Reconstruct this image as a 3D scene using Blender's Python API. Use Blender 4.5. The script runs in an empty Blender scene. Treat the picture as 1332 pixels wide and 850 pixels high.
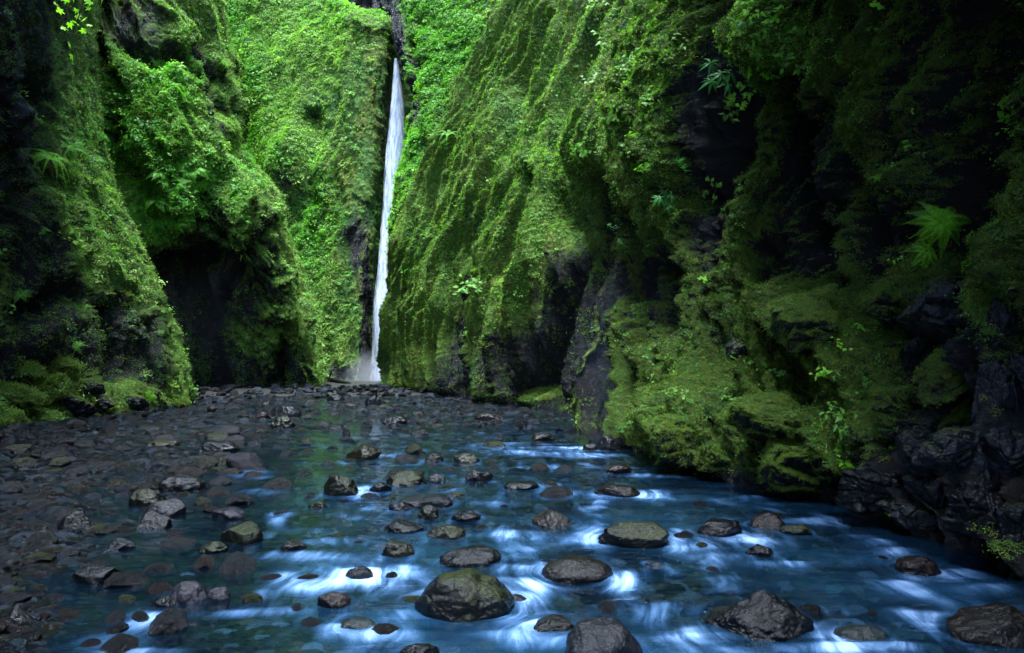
import bpy, bmesh, math, random
import numpy as np
from mathutils import Vector, Matrix, Quaternion

random.seed(7)
RNG = np.random.default_rng(7)
F, CX, HY, CH = 888.0, 666.0, 478.0, 1.4      # focal length and horizon of the view, camera height in metres
S = bpy.context.scene
COL = S.collection
R = math.radians


def P(px, py, Y):
    return (px - CX) / F * Y, Y, CH + (HY - py) / F * Y


def W(x, y, z):
    return x, y, z


def ground(px, py, z=0.0):
    Y = F * (CH - z) / max(py - HY, 1.0)
    return (px - CX) / F * Y, Y


# ------------------------------------------------------------------ noise
_perm = np.random.default_rng(11).permutation(256).astype(np.int64)
_perm = np.concatenate([_perm, _perm, _perm])
_g = np.random.default_rng(12).normal(size=(256, 3))
_g /= np.linalg.norm(_g, axis=1)[:, None]


def perlin(p, seed=0):
    p = np.asarray(p, float) + seed * 17.37
    i = np.floor(p).astype(np.int64)
    f = p - i
    i &= 255
    u = f * f * f * (f * (f * 6 - 15) + 10)
    out = np.zeros(len(p))
    for dx in (0, 1):
        wx = u[:, 0] if dx else 1 - u[:, 0]
        for dy in (0, 1):
            wy = u[:, 1] if dy else 1 - u[:, 1]
            for dz in (0, 1):
                wz = u[:, 2] if dz else 1 - u[:, 2]
                h = _perm[_perm[_perm[(i[:, 0] + dx) & 255] + ((i[:, 1] + dy) & 255)] + ((i[:, 2] + dz) & 255)]
                g = _g[h]
                d = g[:, 0] * (f[:, 0] - dx) + g[:, 1] * (f[:, 1] - dy) + g[:, 2] * (f[:, 2] - dz)
                out += wx * wy * wz * d
    return out * 1.6


def fbm(p, octv=4, seed=0, gain=0.5):
    a, s, o = 1.0, 0.0, 0.0
    p = np.asarray(p, float)
    for k in range(octv):
        o = o + a * perlin(p * 2.03 ** k, seed + k)
        s += a
        a *= gain
    return o / s


def ridged(p, octv=3, seed=0, gain=0.5):
    a, s, o = 1.0, 0.0, 0.0
    p = np.asarray(p, float)
    for k in range(octv):
        n = 1 - np.abs(perlin(p * 2.03 ** k, seed + k)) * 2
        o = o + a * n
        s += a
        a *= gain
    return o / s


def sstep(a, b, x):
    t = np.clip((x - a) / (b - a), 0, 1)
    return t * t * (3 - 2 * t)


# ------------------------------------------------------------------ object helpers
def mesh_obj(name, verts, faces, mat=None, smooth=True, parent=None, link=True):
    me = bpy.data.meshes.new(name)
    if isinstance(verts, np.ndarray) and isinstance(faces, np.ndarray):
        k = faces.shape[1]
        me.vertices.add(len(verts))
        me.vertices.foreach_set('co', verts.astype(np.float32).ravel())
        me.loops.add(faces.size)
        me.loops.foreach_set('vertex_index', faces.astype(np.int32).ravel())
        me.polygons.add(len(faces))
        me.polygons.foreach_set('loop_start', np.arange(0, faces.size, k, dtype=np.int32))
        me.update(calc_edges=True)
    else:
        me.from_pydata([tuple(v) for v in verts], [], [tuple(f) for f in faces])
    me.validate()
    if smooth:
        me.polygons.foreach_set('use_smooth', np.ones(len(me.polygons), bool))
    if mat:
        me.materials.append(mat)
    o = bpy.data.objects.new(name, me)
    if link:
        COL.objects.link(o)
    if parent:
        o.parent = parent
    return o


def tag(o, label=None, cat=None, group=None, kind=None):
    if label: o['label'] = label
    if cat: o['category'] = cat
    if group: o['group'] = group
    if kind: o['kind'] = kind
    return o


def attr(o, name, vals, typ='FLOAT', dom='POINT'):
    a = o.data.attributes.new(name, typ, dom)
    if typ == 'FLOAT_VECTOR':
        a.data.foreach_set('vector', np.asarray(vals, np.float32).ravel())
    elif typ == 'INT':
        a.data.foreach_set('value', np.asarray(vals, np.int32))
    else:
        a.data.foreach_set('value', np.asarray(vals, np.float32))


# ------------------------------------------------------------------ materials
class NT:
    def __init__(s, name):
        s.m = bpy.data.materials.new(name)
        s.m.use_nodes = True
        s.t = s.m.node_tree
        s.t.nodes.clear()
        s.out = s.n('ShaderNodeOutputMaterial')

    def n(s, typ, **kw):
        nd = s.t.nodes.new(typ)
        for k, v in kw.items():
            setattr(nd, k, v)
        return nd

    def l(s, a, b):
        s.t.links.new(a, b)

    def set(s, sock, v):
        if isinstance(v, bpy.types.NodeSocket):
            s.l(v, sock)
        elif isinstance(v, tuple) and len(v) == 3 and sock.type == 'RGBA':
            sock.default_value = (*v, 1)
        else:
            sock.default_value = v

    def noise(s, scale, detail=4, rough=0.55, vec=None, dist=0.0):
        nd = s.n('ShaderNodeTexNoise')
        nd.inputs['Scale'].default_value = scale
        nd.inputs['Detail'].default_value = detail
        nd.inputs['Roughness'].default_value = rough
        nd.inputs['Distortion'].default_value = dist
        if vec is not None: s.l(vec, nd.inputs['Vector'])
        return nd.outputs['Fac']

    def coord(s, scale=(1, 1, 1), which='Object', rot=(0, 0, 0)):
        tc = s.n('ShaderNodeTexCoord')
        mp = s.n('ShaderNodeMapping')
        mp.inputs['Scale'].default_value = scale
        mp.inputs['Rotation'].default_value = rot
        s.l(tc.outputs[which], mp.inputs['Vector'])
        return mp.outputs['Vector']

    def math(s, op, a, b=0.0, c=None, clamp=False):
        nd = s.n('ShaderNodeMath', operation=op)
        nd.use_clamp = clamp
        s.set(nd.inputs[0], a)
        s.set(nd.inputs[1], b)
        if c is not None: s.set(nd.inputs[2], c)
        return nd.outputs[0]

    def mix(s, f, a, b, blend='MIX'):
        nd = s.n('ShaderNodeMix', data_type='RGBA', blend_type=blend)
        s.set(nd.inputs['Factor'], f)
        s.set(nd.inputs['A'], a)
        s.set(nd.inputs['B'], b)
        return nd.outputs['Result']

    def rng(s, v, a, b, c=0.0, d=1.0):
        nd = s.n('ShaderNodeMapRange', interpolation_type='SMOOTHSTEP')
        s.set(nd.inputs['Value'], v)
        nd.inputs['From Min'].default_value = a
        nd.inputs['From Max'].default_value = b
        nd.inputs['To Min'].default_value = c
        nd.inputs['To Max'].default_value = d
        return nd.outputs['Result']

    def attr(s, name, typ='GEOMETRY'):
        nd = s.n('ShaderNodeAttribute', attribute_type=typ)
        nd.attribute_name = name
        return nd.outputs['Fac']

    def bump(s, h, strength=0.5, dist=0.05, normal=None):
        nd = s.n('ShaderNodeBump')
        nd.inputs['Strength'].default_value = strength
        nd.inputs['Distance'].default_value = dist
        s.l(h, nd.inputs['Height'])
        if normal is not None: s.l(normal, nd.inputs['Normal'])
        return nd.outputs['Normal']

    def bsdf(s, **kw):
        nd = s.n('ShaderNodeBsdfPrincipled')
        for k, v in kw.items():
            s.set(nd.inputs[k.replace('_', ' ')], v)
        return nd

    def done(s, sh):
        s.l(sh, s.out.inputs['Surface'])
        return s.m


def cliff_mat(name, sc, green=(0.085, 0.135, 0.018), olive=(0.075, 0.085, 0.015), deep=(0.018, 0.05, 0.012), wetrock=(0.012, 0.014, 0.018)):
    """basalt under a ragged coat of moss; sc = metres per texture unit"""
    t = NT(name)
    co = t.coord((1 / sc, 1 / sc, 1 / sc))
    cv = t.coord((1 / sc, 1 / sc, 0.3 / sc))
    n1 = t.noise(1.1, 5, 0.6, co)
    n2 = t.noise(7.0, 5, 0.7, cv)
    n3 = t.noise(30.0, 4, 0.75, co)
    n4 = t.noise(2.7, 4, 0.6, cv)
    m = t.math('ADD', t.attr('moss'), t.math('MULTIPLY_ADD', n2, 0.8, -0.4))
    m = t.math('ADD', m, t.math('MULTIPLY_ADD', n3, 0.7, -0.35))
    mf = t.rng(m, 0.32, 0.6)
    col = t.mix(t.rng(n4, 0.38, 0.62), olive, green)
    col = t.mix(t.rng(n1, 0.5, 0.66), col, deep)
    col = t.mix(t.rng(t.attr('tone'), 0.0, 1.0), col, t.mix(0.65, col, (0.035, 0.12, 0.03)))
    col = t.mix(t.rng(n3, 0.35, 0.7), t.mix(1.0, col, (0.5, 0.55, 0.6), 'MULTIPLY'), t.mix(1.0, col, (1.45, 1.35, 1.1), 'MULTIPLY'))
    rk = t.mix(t.rng(n3, 0.3, 0.7), tuple(c * 0.5 for c in wetrock), tuple(c * 1.5 for c in wetrock))
    rk = t.mix(t.rng(n1, 0.4, 0.6), rk, tuple(c * k for c, k in zip(wetrock, (1.2, 0.95, 0.7))))
    col = t.mix(mf, rk, col)
    vor = t.n('ShaderNodeTexVoronoi')
    vor.inputs['Scale'].default_value = 16.0
    t.l(co, vor.inputs['Vector'])
    hh = t.math('ADD', t.math('MULTIPLY', n3, 0.7), t.math('MULTIPLY', vor.outputs['Distance'], t.math('MULTIPLY', mf, 0.5)))
    nb = t.bump(hh, 0.9, 0.07 * sc)
    nb = t.bump(t.noise(90, 3, 0.8, co), 0.7, 0.02 * sc, nb)
    b = t.bsdf(Base_Color=col, Roughness=t.math('MULTIPLY_ADD', mf, 0.5, 0.25), Normal=nb)
    b.inputs['Specular IOR Level'].default_value = 0.25
    b.inputs['Specular Tint'].default_value = (0.75, 0.86, 1, 1)  # highlights tinted with the blue of the sky
    return t.done(b.outputs[0])


def leaf_mat(name, c1, c2, c3, trans=0.35, rough=0.5, inst=True):
    t = NT(name)
    if inst:
        f = t.attr('tint', 'INSTANCER')
        r = t.n('ShaderNodeObjectInfo').outputs['Random']
    else:
        g = t.n('ShaderNodeNewGeometry')
        f = g.outputs['Random Per Island']
        r = t.noise(3.0, 3, 0.6, t.coord())
    col = t.mix(f, c1, c2)
    col = t.mix(t.rng(r, 0.55, 1.0), col, c3)
    d = t.bsdf(Base_Color=col, Roughness=rough)
    d.inputs['Specular IOR Level'].default_value = 0.35
    tr = t.n('ShaderNodeBsdfTranslucent')
    t.set(tr.inputs['Color'], t.mix(1.0, col, (1.5, 1.7, 0.7), 'MULTIPLY'))
    mx = t.n('ShaderNodeMixShader')
    mx.inputs[0].default_value = trans
    t.l(d.outputs[0], mx.inputs[1])
    t.l(tr.outputs[0], mx.inputs[2])
    return t.done(mx.outputs[0])


def rock_mat(name, a, b, moss=None, rough=0.26, bsc=1.0, mossamt=0.5, spot=None):
    t = NT(name)
    oi = t.n('ShaderNodeObjectInfo')
    co = t.coord()
    n1 = t.noise(2.2 * bsc, 4, 0.6, co)
    n2 = t.noise(14 * bsc, 6, 0.72, co)
    n3 = t.noise(60 * bsc, 3, 0.7, co)
    col = t.mix(t.rng(n1, 0.35, 0.65), a, b)
    col = t.mix(t.rng(n2, 0.35, 0.7), t.mix(1.0, col, (0.5, 0.5, 0.5), 'MULTIPLY'), t.mix(1.0, col, (1.5, 1.5, 1.5), 'MULTIPLY'))
    if moss:
        geo = t.n('ShaderNodeNewGeometry')
        sx = t.n('ShaderNodeSeparateXYZ')
        t.l(geo.outputs['Normal'], sx.inputs[0])
        k = t.math('ADD', t.math('MULTIPLY', sx.outputs['Z'], 0.55), t.math('MULTIPLY_ADD', n2, 0.9, -0.45 + mossamt - 0.5))
        k = t.math('ADD', k, t.math('MULTIPLY_ADD', n1, 0.8, -0.4))
        kf = t.rng(k, 0.15, 0.5)
        col = t.mix(kf, col, t.mix(n3, moss, tuple(c * 0.4 for c in moss)))
        rgh = t.math('MULTIPLY_ADD', kf, 0.4, rough)
    else:
        rgh = t.math('MULTIPLY_ADD', n2, 0.3, rough - 0.12)
    col = t.mix(1.0, col, (0.075, 0.082, 0.095), 'MULTIPLY')
    nb = t.bump(n2, 1.0, 0.022 / bsc)
    nb = t.bump(n3, 0.6, 0.004 / bsc, nb)
    bs = t.bsdf(Base_Color=col, Roughness=rgh, Normal=nb)
    bs.inputs['Specular IOR Level'].default_value = 0.16
    bs.inputs['Specular Tint'].default_value = (0.72, 0.84, 1.0, 1)  # blue of sky reflections put into the stone's highlight colour
    bs.inputs['Coat Weight'].default_value = 0.38
    bs.inputs['Coat Roughness'].default_value = 0.07
    bs.inputs['Coat IOR'].default_value = 1.36
    t.l(t.bump(n2, 1.0, 0.02 / bsc), bs.inputs['Coat Normal'])
    return t.done(bs.outputs[0])


M = {}
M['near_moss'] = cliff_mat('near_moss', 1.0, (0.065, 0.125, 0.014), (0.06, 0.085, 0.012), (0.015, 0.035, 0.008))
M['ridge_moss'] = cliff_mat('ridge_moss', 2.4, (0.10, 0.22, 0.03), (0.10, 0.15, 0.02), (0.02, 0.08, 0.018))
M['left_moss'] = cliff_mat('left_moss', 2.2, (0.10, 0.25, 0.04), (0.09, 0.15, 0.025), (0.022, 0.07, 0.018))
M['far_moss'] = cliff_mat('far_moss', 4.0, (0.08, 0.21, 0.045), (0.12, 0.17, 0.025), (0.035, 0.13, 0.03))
M['leaf_pale'] = leaf_mat('pale_leaf', (0.10, 0.27, 0.04), (0.38, 0.64, 0.17), (0.26, 0.44, 0.08))
M['leaf_fresh'] = leaf_mat('fresh_leaf', (0.035, 0.18, 0.025), (0.11, 0.38, 0.035), (0.18, 0.42, 0.035))
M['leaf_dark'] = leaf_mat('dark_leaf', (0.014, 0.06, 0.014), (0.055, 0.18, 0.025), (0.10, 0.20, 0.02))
M['moss_blade'] = leaf_mat('moss_blade', (0.025, 0.065, 0.009), (0.12, 0.21, 0.02), (0.17, 0.22, 0.022), 0.2, 0.7)
M['fern'] = leaf_mat('fern_frond', (0.05, 0.24, 0.02), (0.14, 0.44, 0.03), (0.08, 0.32, 0.03), 0.35, 0.5, False)
M['fern_blue'] = leaf_mat('broad_frond', (0.03, 0.19, 0.04), (0.07, 0.30, 0.06), (0.05, 0.24, 0.05), 0.3, 0.4, False)
M['lime'] = leaf_mat('lime_leaf', (0.16, 0.48, 0.03), (0.26, 0.62, 0.04), (0.12, 0.42, 0.03), 0.45, 0.45, False)
M['mid'] = leaf_mat('green_leaf', (0.06, 0.20, 0.03), (0.13, 0.34, 0.04), (0.08, 0.26, 0.04), 0.4, 0.45, False)
M['dead'] = leaf_mat('dead_frond', (0.09, 0.06, 0.035), (0.14, 0.10, 0.06), (0.06, 0.04, 0.03), 0.2, 0.8, False)
M['twig'] = leaf_mat('twig_bark', (0.07, 0.07, 0.03), (0.10, 0.09, 0.05), (0.05, 0.06, 0.02), 0.0, 0.7, False)
M['rk_dark'] = rock_mat('wet_dark_basalt', (0.016, 0.018, 0.022), (0.04, 0.042, 0.05))
M['rk_grey'] = rock_mat('wet_grey_stone', (0.05, 0.055, 0.07), (0.085, 0.09, 0.11), rough=0.3)
M['rk_brown'] = rock_mat('wet_brown_stone', (0.07, 0.045, 0.025), (0.045, 0.04, 0.035), rough=0.26)
M['rk_red'] = rock_mat('wet_reddish_stone', (0.11, 0.045, 0.03), (0.06, 0.035, 0.035), rough=0.26)
M['rk_green'] = rock_mat('algae_green_stone', (0.02, 0.022, 0.02), (0.035, 0.045, 0.025), (0.20, 0.27, 0.02), 0.22, 1.0, 0.4)
M['rk_olive'] = rock_mat('algae_olive_stone', (0.05, 0.05, 0.02), (0.075, 0.07, 0.03), (0.2, 0.22, 0.04), 0.25, 1.0, 0.35)
M['rk_purple'] = rock_mat('wet_purple_stone', (0.07, 0.06, 0.10), (0.11, 0.10, 0.15), rough=0.35)
M['rk_teal'] = rock_mat('pale_teal_stone', (0.07, 0.12, 0.12), (0.12, 0.17, 0.16), rough=0.35)
M['rk_moss'] = rock_mat('mossy_basalt', (0.02, 0.022, 0.027), (0.045, 0.05, 0.06), (0.5, 0.6, 0.04), 0.32, 1.6, 0.8)
M['rk_blue'] = rock_mat('wet_blue_grey_basalt', (0.04, 0.05, 0.075), (0.15, 0.17, 0.24), (0.25, 0.33, 0.04), 0.26, 0.7, 0.3)


def pebble_mat(name='river_pebble', gain=1.0):
    t = NT(name)
    r = t.n('ShaderNodeObjectInfo').outputs['Random']
    cr = t.n('ShaderNodeValToRGB')
    t.l(r, cr.inputs[0])
    cr.color_ramp.interpolation = 'CONSTANT'
    cols = [(0.012, 0.014, 0.017), (0.03, 0.034, 0.042), (0.035, 0.025, 0.018), (0.055, 0.06, 0.07), (0.045, 0.025, 0.022), (0.025, 0.03, 0.02),
            (0.09, 0.10, 0.115), (0.016, 0.017, 0.02), (0.05, 0.075, 0.075), (0.055, 0.042, 0.027)]
    e = cr.color_ramp.elements
    e[0].position = 0; e[0].color = (*cols[0], 1)
    e[1].position = 0.16; e[1].color = (*cols[1], 1)
    for c, p in zip(cols[2:], (0.3, 0.42, 0.52, 0.6, 0.7, 0.76, 0.9, 0.95)):
        k = e.new(p); k.color = (*c, 1)
    co = t.coord()
    n = t.noise(6, 4, 0.7, co)
    col = t.mix(n, t.mix(1.0, cr.outputs[0], (0.07 * gain, 0.085 * gain, 0.11 * gain), 'MULTIPLY'), t.mix(1.0, cr.outputs[0], (0.33 * gain, 0.42 * gain, 0.54 * gain), 'MULTIPLY'))
    b = t.bsdf(Base_Color=col, Roughness=0.12, Normal=t.bump(t.noise(5, 4, 0.65, co), 0.7, 0.14))
    b.inputs['Specular IOR Level'].default_value = 0.2
    b.inputs['Specular Tint'].default_value = (0.72, 0.84, 1.0, 1)  # bluish sky glint coloured in through the specular tint
    return t.done(b.outputs[0])


M['pebble'] = pebble_mat()
M['cobble'] = pebble_mat('submerged_cobble', 4.5)


def bed_mat():
    t = NT('riverbed_gravel')
    co = t.coord()
    v = t.n('ShaderNodeTexVoronoi'); v.inputs['Scale'].default_value = 9
    t.l(co, v.inputs['Vector'])
    v2 = t.n('ShaderNodeTexVoronoi'); v2.inputs['Scale'].default_value = 28
    t.l(co, v2.inputs['Vector'])
    hs = t.n('ShaderNodeHueSaturation')
    hs.inputs['Saturation'].default_value = 0.3
    hs.inputs['Value'].default_value = 0.06
    t.l(v.outputs['Color'], hs.inputs['Color'])
    col = t.mix(t.noise(0.8, 4, 0.6, co), hs.outputs[0], (0.02, 0.024, 0.024))
    col = t.mix(t.rng(v.outputs['Distance'], 0.2, 0.9), col, (0.008, 0.01, 0.012))
    h = t.math('ADD', t.math('MULTIPLY', v.outputs['Distance'], -1.0), t.math('MULTIPLY', v2.outputs['Distance'], -0.4))
    b = t.bsdf(Base_Color=col, Roughness=0.4, Normal=t.bump(h, 1.0, 0.05))
    return t.done(b.outputs[0])


M['bed'] = bed_mat()


def water_mat():
    t = NT('stream_water')
    co = t.coord((1.0, 1.0, 1.0))
    cl = t.coord((0.5, 1.5, 1.0))
    foam = t.attr('foam')
    sx = t.n('ShaderNodeSeparateXYZ'); t.l(co, sx.inputs[0])
    cx = t.n('ShaderNodeCombineXYZ')
    t.l(t.math('MULTIPLY', t.attr('psi'), 7.0), cx.inputs[0]); t.l(t.math('MULTIPLY', sx.outputs['Y'], 1.8), cx.inputs[1])
    fib = t.noise(1.0, 4, 0.6, cx.outputs[0], 0.5)
    cx2 = t.n('ShaderNodeCombineXYZ')
    t.l(t.math('MULTIPLY', t.attr('psi'), 38.0), cx2.inputs[0]); t.l(t.math('MULTIPLY', sx.outputs['Y'], 5.0), cx2.inputs[1])
    fine = t.noise(1.0, 3, 0.6, cx2.outputs[0], 0.3)
    f = t.math('ADD', foam, t.math('MULTIPLY', foam, t.math('MULTIPLY_ADD', fib, 2.6, -1.3)))
    f = t.math('MULTIPLY', f, t.math('MULTIPLY_ADD', fine, 0.4, 0.75))
    ff = t.math('MULTIPLY', t.rng(f, 0.06, 1.35), 0.72)
    nb = t.bump(t.noise(2.6, 3, 0.5, cl, 0.3), 0.35, 0.12)
    nb = t.bump(t.noise(11.0, 3, 0.55, cl, 0.3), 0.25, 0.02, nb)
    tr = t.n('ShaderNodeBsdfTransparent')
    tr.inputs['Color'].default_value = (0.50, 0.66, 0.72, 1)
    sky_milk = t.n('ShaderNodeBsdfDiffuse')
    sky_milk.inputs['Color'].default_value = (0.02, 0.11, 0.25, 1)  # milky body colour that also holds the blue of reflected sky
    t.l(nb, sky_milk.inputs['Normal'])
    body = t.n('ShaderNodeMixShader')
    t.set(body.inputs[0], t.attr('sky_milk'))
    t.l(tr.outputs[0], body.inputs[1]); t.l(sky_milk.outputs[0], body.inputs[2])
    gl = t.n('ShaderNodeBsdfGlossy')
    gl.inputs['Roughness'].default_value = 0.09
    gl.inputs['Color'].default_value = (0.85, 0.93, 1.0, 1)
    t.l(nb, gl.inputs['Normal'])
    fr = t.n('ShaderNodeFresnel'); fr.inputs['IOR'].default_value = 1.33
    t.l(nb, fr.inputs['Normal'])
    wet = t.n('ShaderNodeMixShader')
    t.l(fr.outputs[0], wet.inputs[0]); t.l(body.outputs[0], wet.inputs[1]); t.l(gl.outputs[0], wet.inputs[2])
    fo = t.n('ShaderNodeBsdfDiffuse')
    t.set(fo.inputs['Color'], t.mix(ff, (0.06, 0.22, 0.55), (0.42, 0.60, 0.92)))  # skylight's blue put into the foam colour, strongest where thin
    mx = t.n('ShaderNodeMixShader')
    t.l(ff, mx.inputs[0]); t.l(wet.outputs[0], mx.inputs[1]); t.l(fo.outputs[0], mx.inputs[2])
    return t.done(mx.outputs[0])


M['water'] = water_mat()


def fall_mat(name, op):
    t = NT(name)
    cv = t.coord((1, 1, 0.05))
    n = t.noise(6.5, 6, 0.7, cv)
    e = t.attr('edge')
    a = t.math('ADD', t.math('MULTIPLY', e, 1.25), t.math('MULTIPLY_ADD', n, 2.6, -1.35))
    a = t.math('MULTIPLY', t.rng(a, 0.0, 0.9), op)
    d = t.n('ShaderNodeBsdfDiffuse')
    t.set(d.inputs['Color'], t.mix(t.rng(n, 0.35, 0.6), (0.28, 0.44, 0.78), (0.80, 0.88, 0.97)))
    tl = t.n('ShaderNodeBsdfTranslucent'); tl.inputs['Color'].default_value = (0.75, 0.85, 0.95, 1)
    m1 = t.n('ShaderNodeMixShader'); m1.inputs[0].default_value = 0.3
    t.l(d.outputs[0], m1.inputs[1]); t.l(tl.outputs[0], m1.inputs[2])
    tp = t.n('ShaderNodeBsdfTransparent')
    m2 = t.n('ShaderNodeMixShader')
    t.l(a, m2.inputs[0]); t.l(tp.outputs[0], m2.inputs[1]); t.l(m1.outputs[0], m2.inputs[2])
    return t.done(m2.outputs[0])


M['fall'] = fall_mat('falling_water', 1.0)
M['spray'] = fall_mat('falling_spray', 0.42)

# ------------------------------------------------------------------ cliffs
CL = []   # (verts, normals, proj x, proj y)


def catmull(a, n):
    """interpolate array a (k, ...) along axis 0 to n samples"""
    k = len(a)
    t = np.linspace(0, k - 1, n)
    i = np.minimum(np.floor(t).astype(int), k - 2)
    f = (t - i).reshape((-1,) + (1,) * (a.ndim - 1))
    ap = np.concatenate([2 * a[:1] - a[1:2], a, 2 * a[-1:] - a[-2:-1]])
    p0, p1, p2, p3 = ap[i], ap[i + 1], ap[i + 2], ap[i + 3]
    return 0.5 * ((2 * p1) + (-p0 + p2) * f + (2 * p0 - 5 * p1 + 4 * p2 - p3) * f ** 2 + (-p0 + 3 * p1 - 3 * p2 + p3) * f ** 3)


def grid_normals(V):
    du = np.gradient(V, axis=0); dv = np.gradient(V, axis=1)
    n = np.cross(du, dv)
    return n / (np.linalg.norm(n, axis=2, keepdims=True) + 1e-9)


def pdist(px, py, line):
    d = np.full(px.shape, 1e9)
    for (x0, y0), (x1, y1) in zip(line[:-1], line[1:]):
        dx, dy = x1 - x0, y1 - y0
        t = np.clip(((px - x0) * dx + (py - y0) * dy) / (dx * dx + dy * dy + 1e-9), 0, 1)
        d = np.minimum(d, np.hypot(px - x0 - t * dx, py - y0 - t * dy))
    return d


def cliff(name, mat, prof, nu, nv, seed, sc, shear=0.0, zs=0.22, warp=0.7, fold=1.0, rough=1.0, creases=(), bumps=(), moss0=0.6, mossb=(), tone0=0.3, toneb=(), label=None, block=0.0, f2a=0.22, medium=0.14, mrel=0.0, arc=False):
    A = np.array(prof, float)
    foot = A[:, :1].copy(); foot[:, 0, 2] = -1.1
    A = np.concatenate([foot, A], 1)
    V = catmull(A, nu)
    V = catmull(V.transpose(1, 0, 2), nv).transpose(1, 0, 2)
    N = grid_normals(V)
    Q = V.reshape(-1, 3); n = N.reshape(-1, 3)
    dep = np.maximum(Q[:, 1], 0.5)
    px = CX + F * Q[:, 0] / dep; py = HY - F * (Q[:, 2] - CH) / dep
    front = Q[:, 1] > 1
    q = Q / sc
    w = np.stack([perlin(q * 0.6, seed + 40), perlin(q * 0.6, seed + 41), perlin(q * 0.6, seed + 42)], 1)
    qs = q + w * warp
    vert = np.stack([qs[:, 0] - shear * qs[:, 2], qs[:, 1], qs[:, 2] * zs], 1)
    if arc:                                               # ribs that run up the face with its own lean
        mid = V[:, nv // 3]
        al = np.concatenate([[0], np.cumsum(np.linalg.norm(np.diff(mid, axis=0), axis=1))])
        vert = np.stack([np.repeat(al, nv) / sc + 0.30 * w[:, 0] + 0.12 * w[:, 1], 0 * q[:, 0] + 3.3, q[:, 2] * zs], 1)
    f1 = ridged(vert * 0.75, 3, seed)                    # tall buttresses split by grooves
    f2 = ridged(np.stack([vert[:, 0], vert[:, 1], vert[:, 2] * 1.3], 1) * 2.2, 3, seed + 5)
    d = fold * sc * (0.62 * f1 + f2a * f2)
    d += sc * rough * (0.30 * fbm(qs * 0.9, 4, seed + 9) + medium * ridged(qs * 2.6, 3, seed + 14))
    d += sc * rough * 0.07 * fbm(qs * 9.0, 4, seed + 20, 0.62)
    d -= sc * (0.62 * fold + 0.08 * rough)
    if block:                                             # stepped, broken basalt
        b = fbm(np.stack([q[:, 0] * 1.3, q[:, 1] * 1.3, q[:, 2] * 1.0], 1), 3, seed + 25)
        b = np.round(b * 7) / 7 * 0.8 + b * 0.2
        d += block * sc * b
    cre = np.zeros(len(Q))
    uu = np.repeat(np.linspace(0, 1, nu), nv)
    keep = sstep(0, 0.04, uu) * (1 - sstep(0.96, 1, uu))
    for line, wd, dp in creases:
        g = np.exp(-(pdist(px + 10 * w[:, 0], py + 10 * w[:, 1], line) / wd) ** 2) * front * keep
        d -= dp * g
        cre = np.maximum(cre, g * min(1, dp / sc))
    for bx, by, rx, ry, am in bumps:
        g = np.exp(-(((px - bx) / rx) ** 2 + ((py - by) / ry) ** 2) ** 1.5) * front
        d += am * g * keep
    base = sstep(-0.1, 0.5, Q[:, 2])
    Q2 = Q + n * (d * (0.35 + 0.65 * base))[:, None]
    V2 = Q2.reshape(V.shape)
    N2 = grid_normals(V2).reshape(-1, 3)
    idx = np.arange(nu * nv).reshape(nu, nv)
    fc = np.stack([idx[:-1, :-1].ravel(), idx[1:, :-1].ravel(), idx[1:, 1:].ravel(), idx[:-1, 1:].ravel()], 1)
    o = mesh_obj(name, Q2, fc, mat)
    tag(o, label, None, None, 'structure')
    # moss growth, thinned in grooves and creases so their shade is in the colour
    ms = moss0 + 0.30 * fbm(qs * 0.8, 3, seed + 30) + 0.42 * np.clip(N2[:, 2], -0.8, 1) + 0.18 * (f1 - 0.4) - 0.5 * cre + mrel * (f1 - 0.55) + 0.7 * mrel * (f2 - 0.55)
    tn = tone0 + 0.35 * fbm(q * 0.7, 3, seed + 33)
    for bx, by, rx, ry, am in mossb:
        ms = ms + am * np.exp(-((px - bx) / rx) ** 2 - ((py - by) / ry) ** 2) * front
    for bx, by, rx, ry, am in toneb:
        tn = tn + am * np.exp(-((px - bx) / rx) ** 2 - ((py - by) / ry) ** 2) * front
    ms -= 0.35 * (1 - sstep(0.0, 0.3, Q2[:, 2]))
    attr(o, 'moss', np.clip(ms, -0.5, 1.3)); attr(o, 'tone', np.clip(tn, 0, 1))
    dep = np.maximum(Q2[:, 1], 0.5)
    CL.append(dict(o=o, v=Q2, n=N2, px=CX + F * Q2[:, 0] / dep, py=HY - F * (Q2[:, 2] - CH) / dep, moss=ms, tone=tn, fc=fc, sc=sc, pfull=w, f1=f1, nu=nu, nv=nv))
    return CL[-1]


# rows run from the foot upward, profiles from left to right
def prow(ps, top=()):
    return [P(*p) for p in ps] + [W(*t) for t in top]


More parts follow.
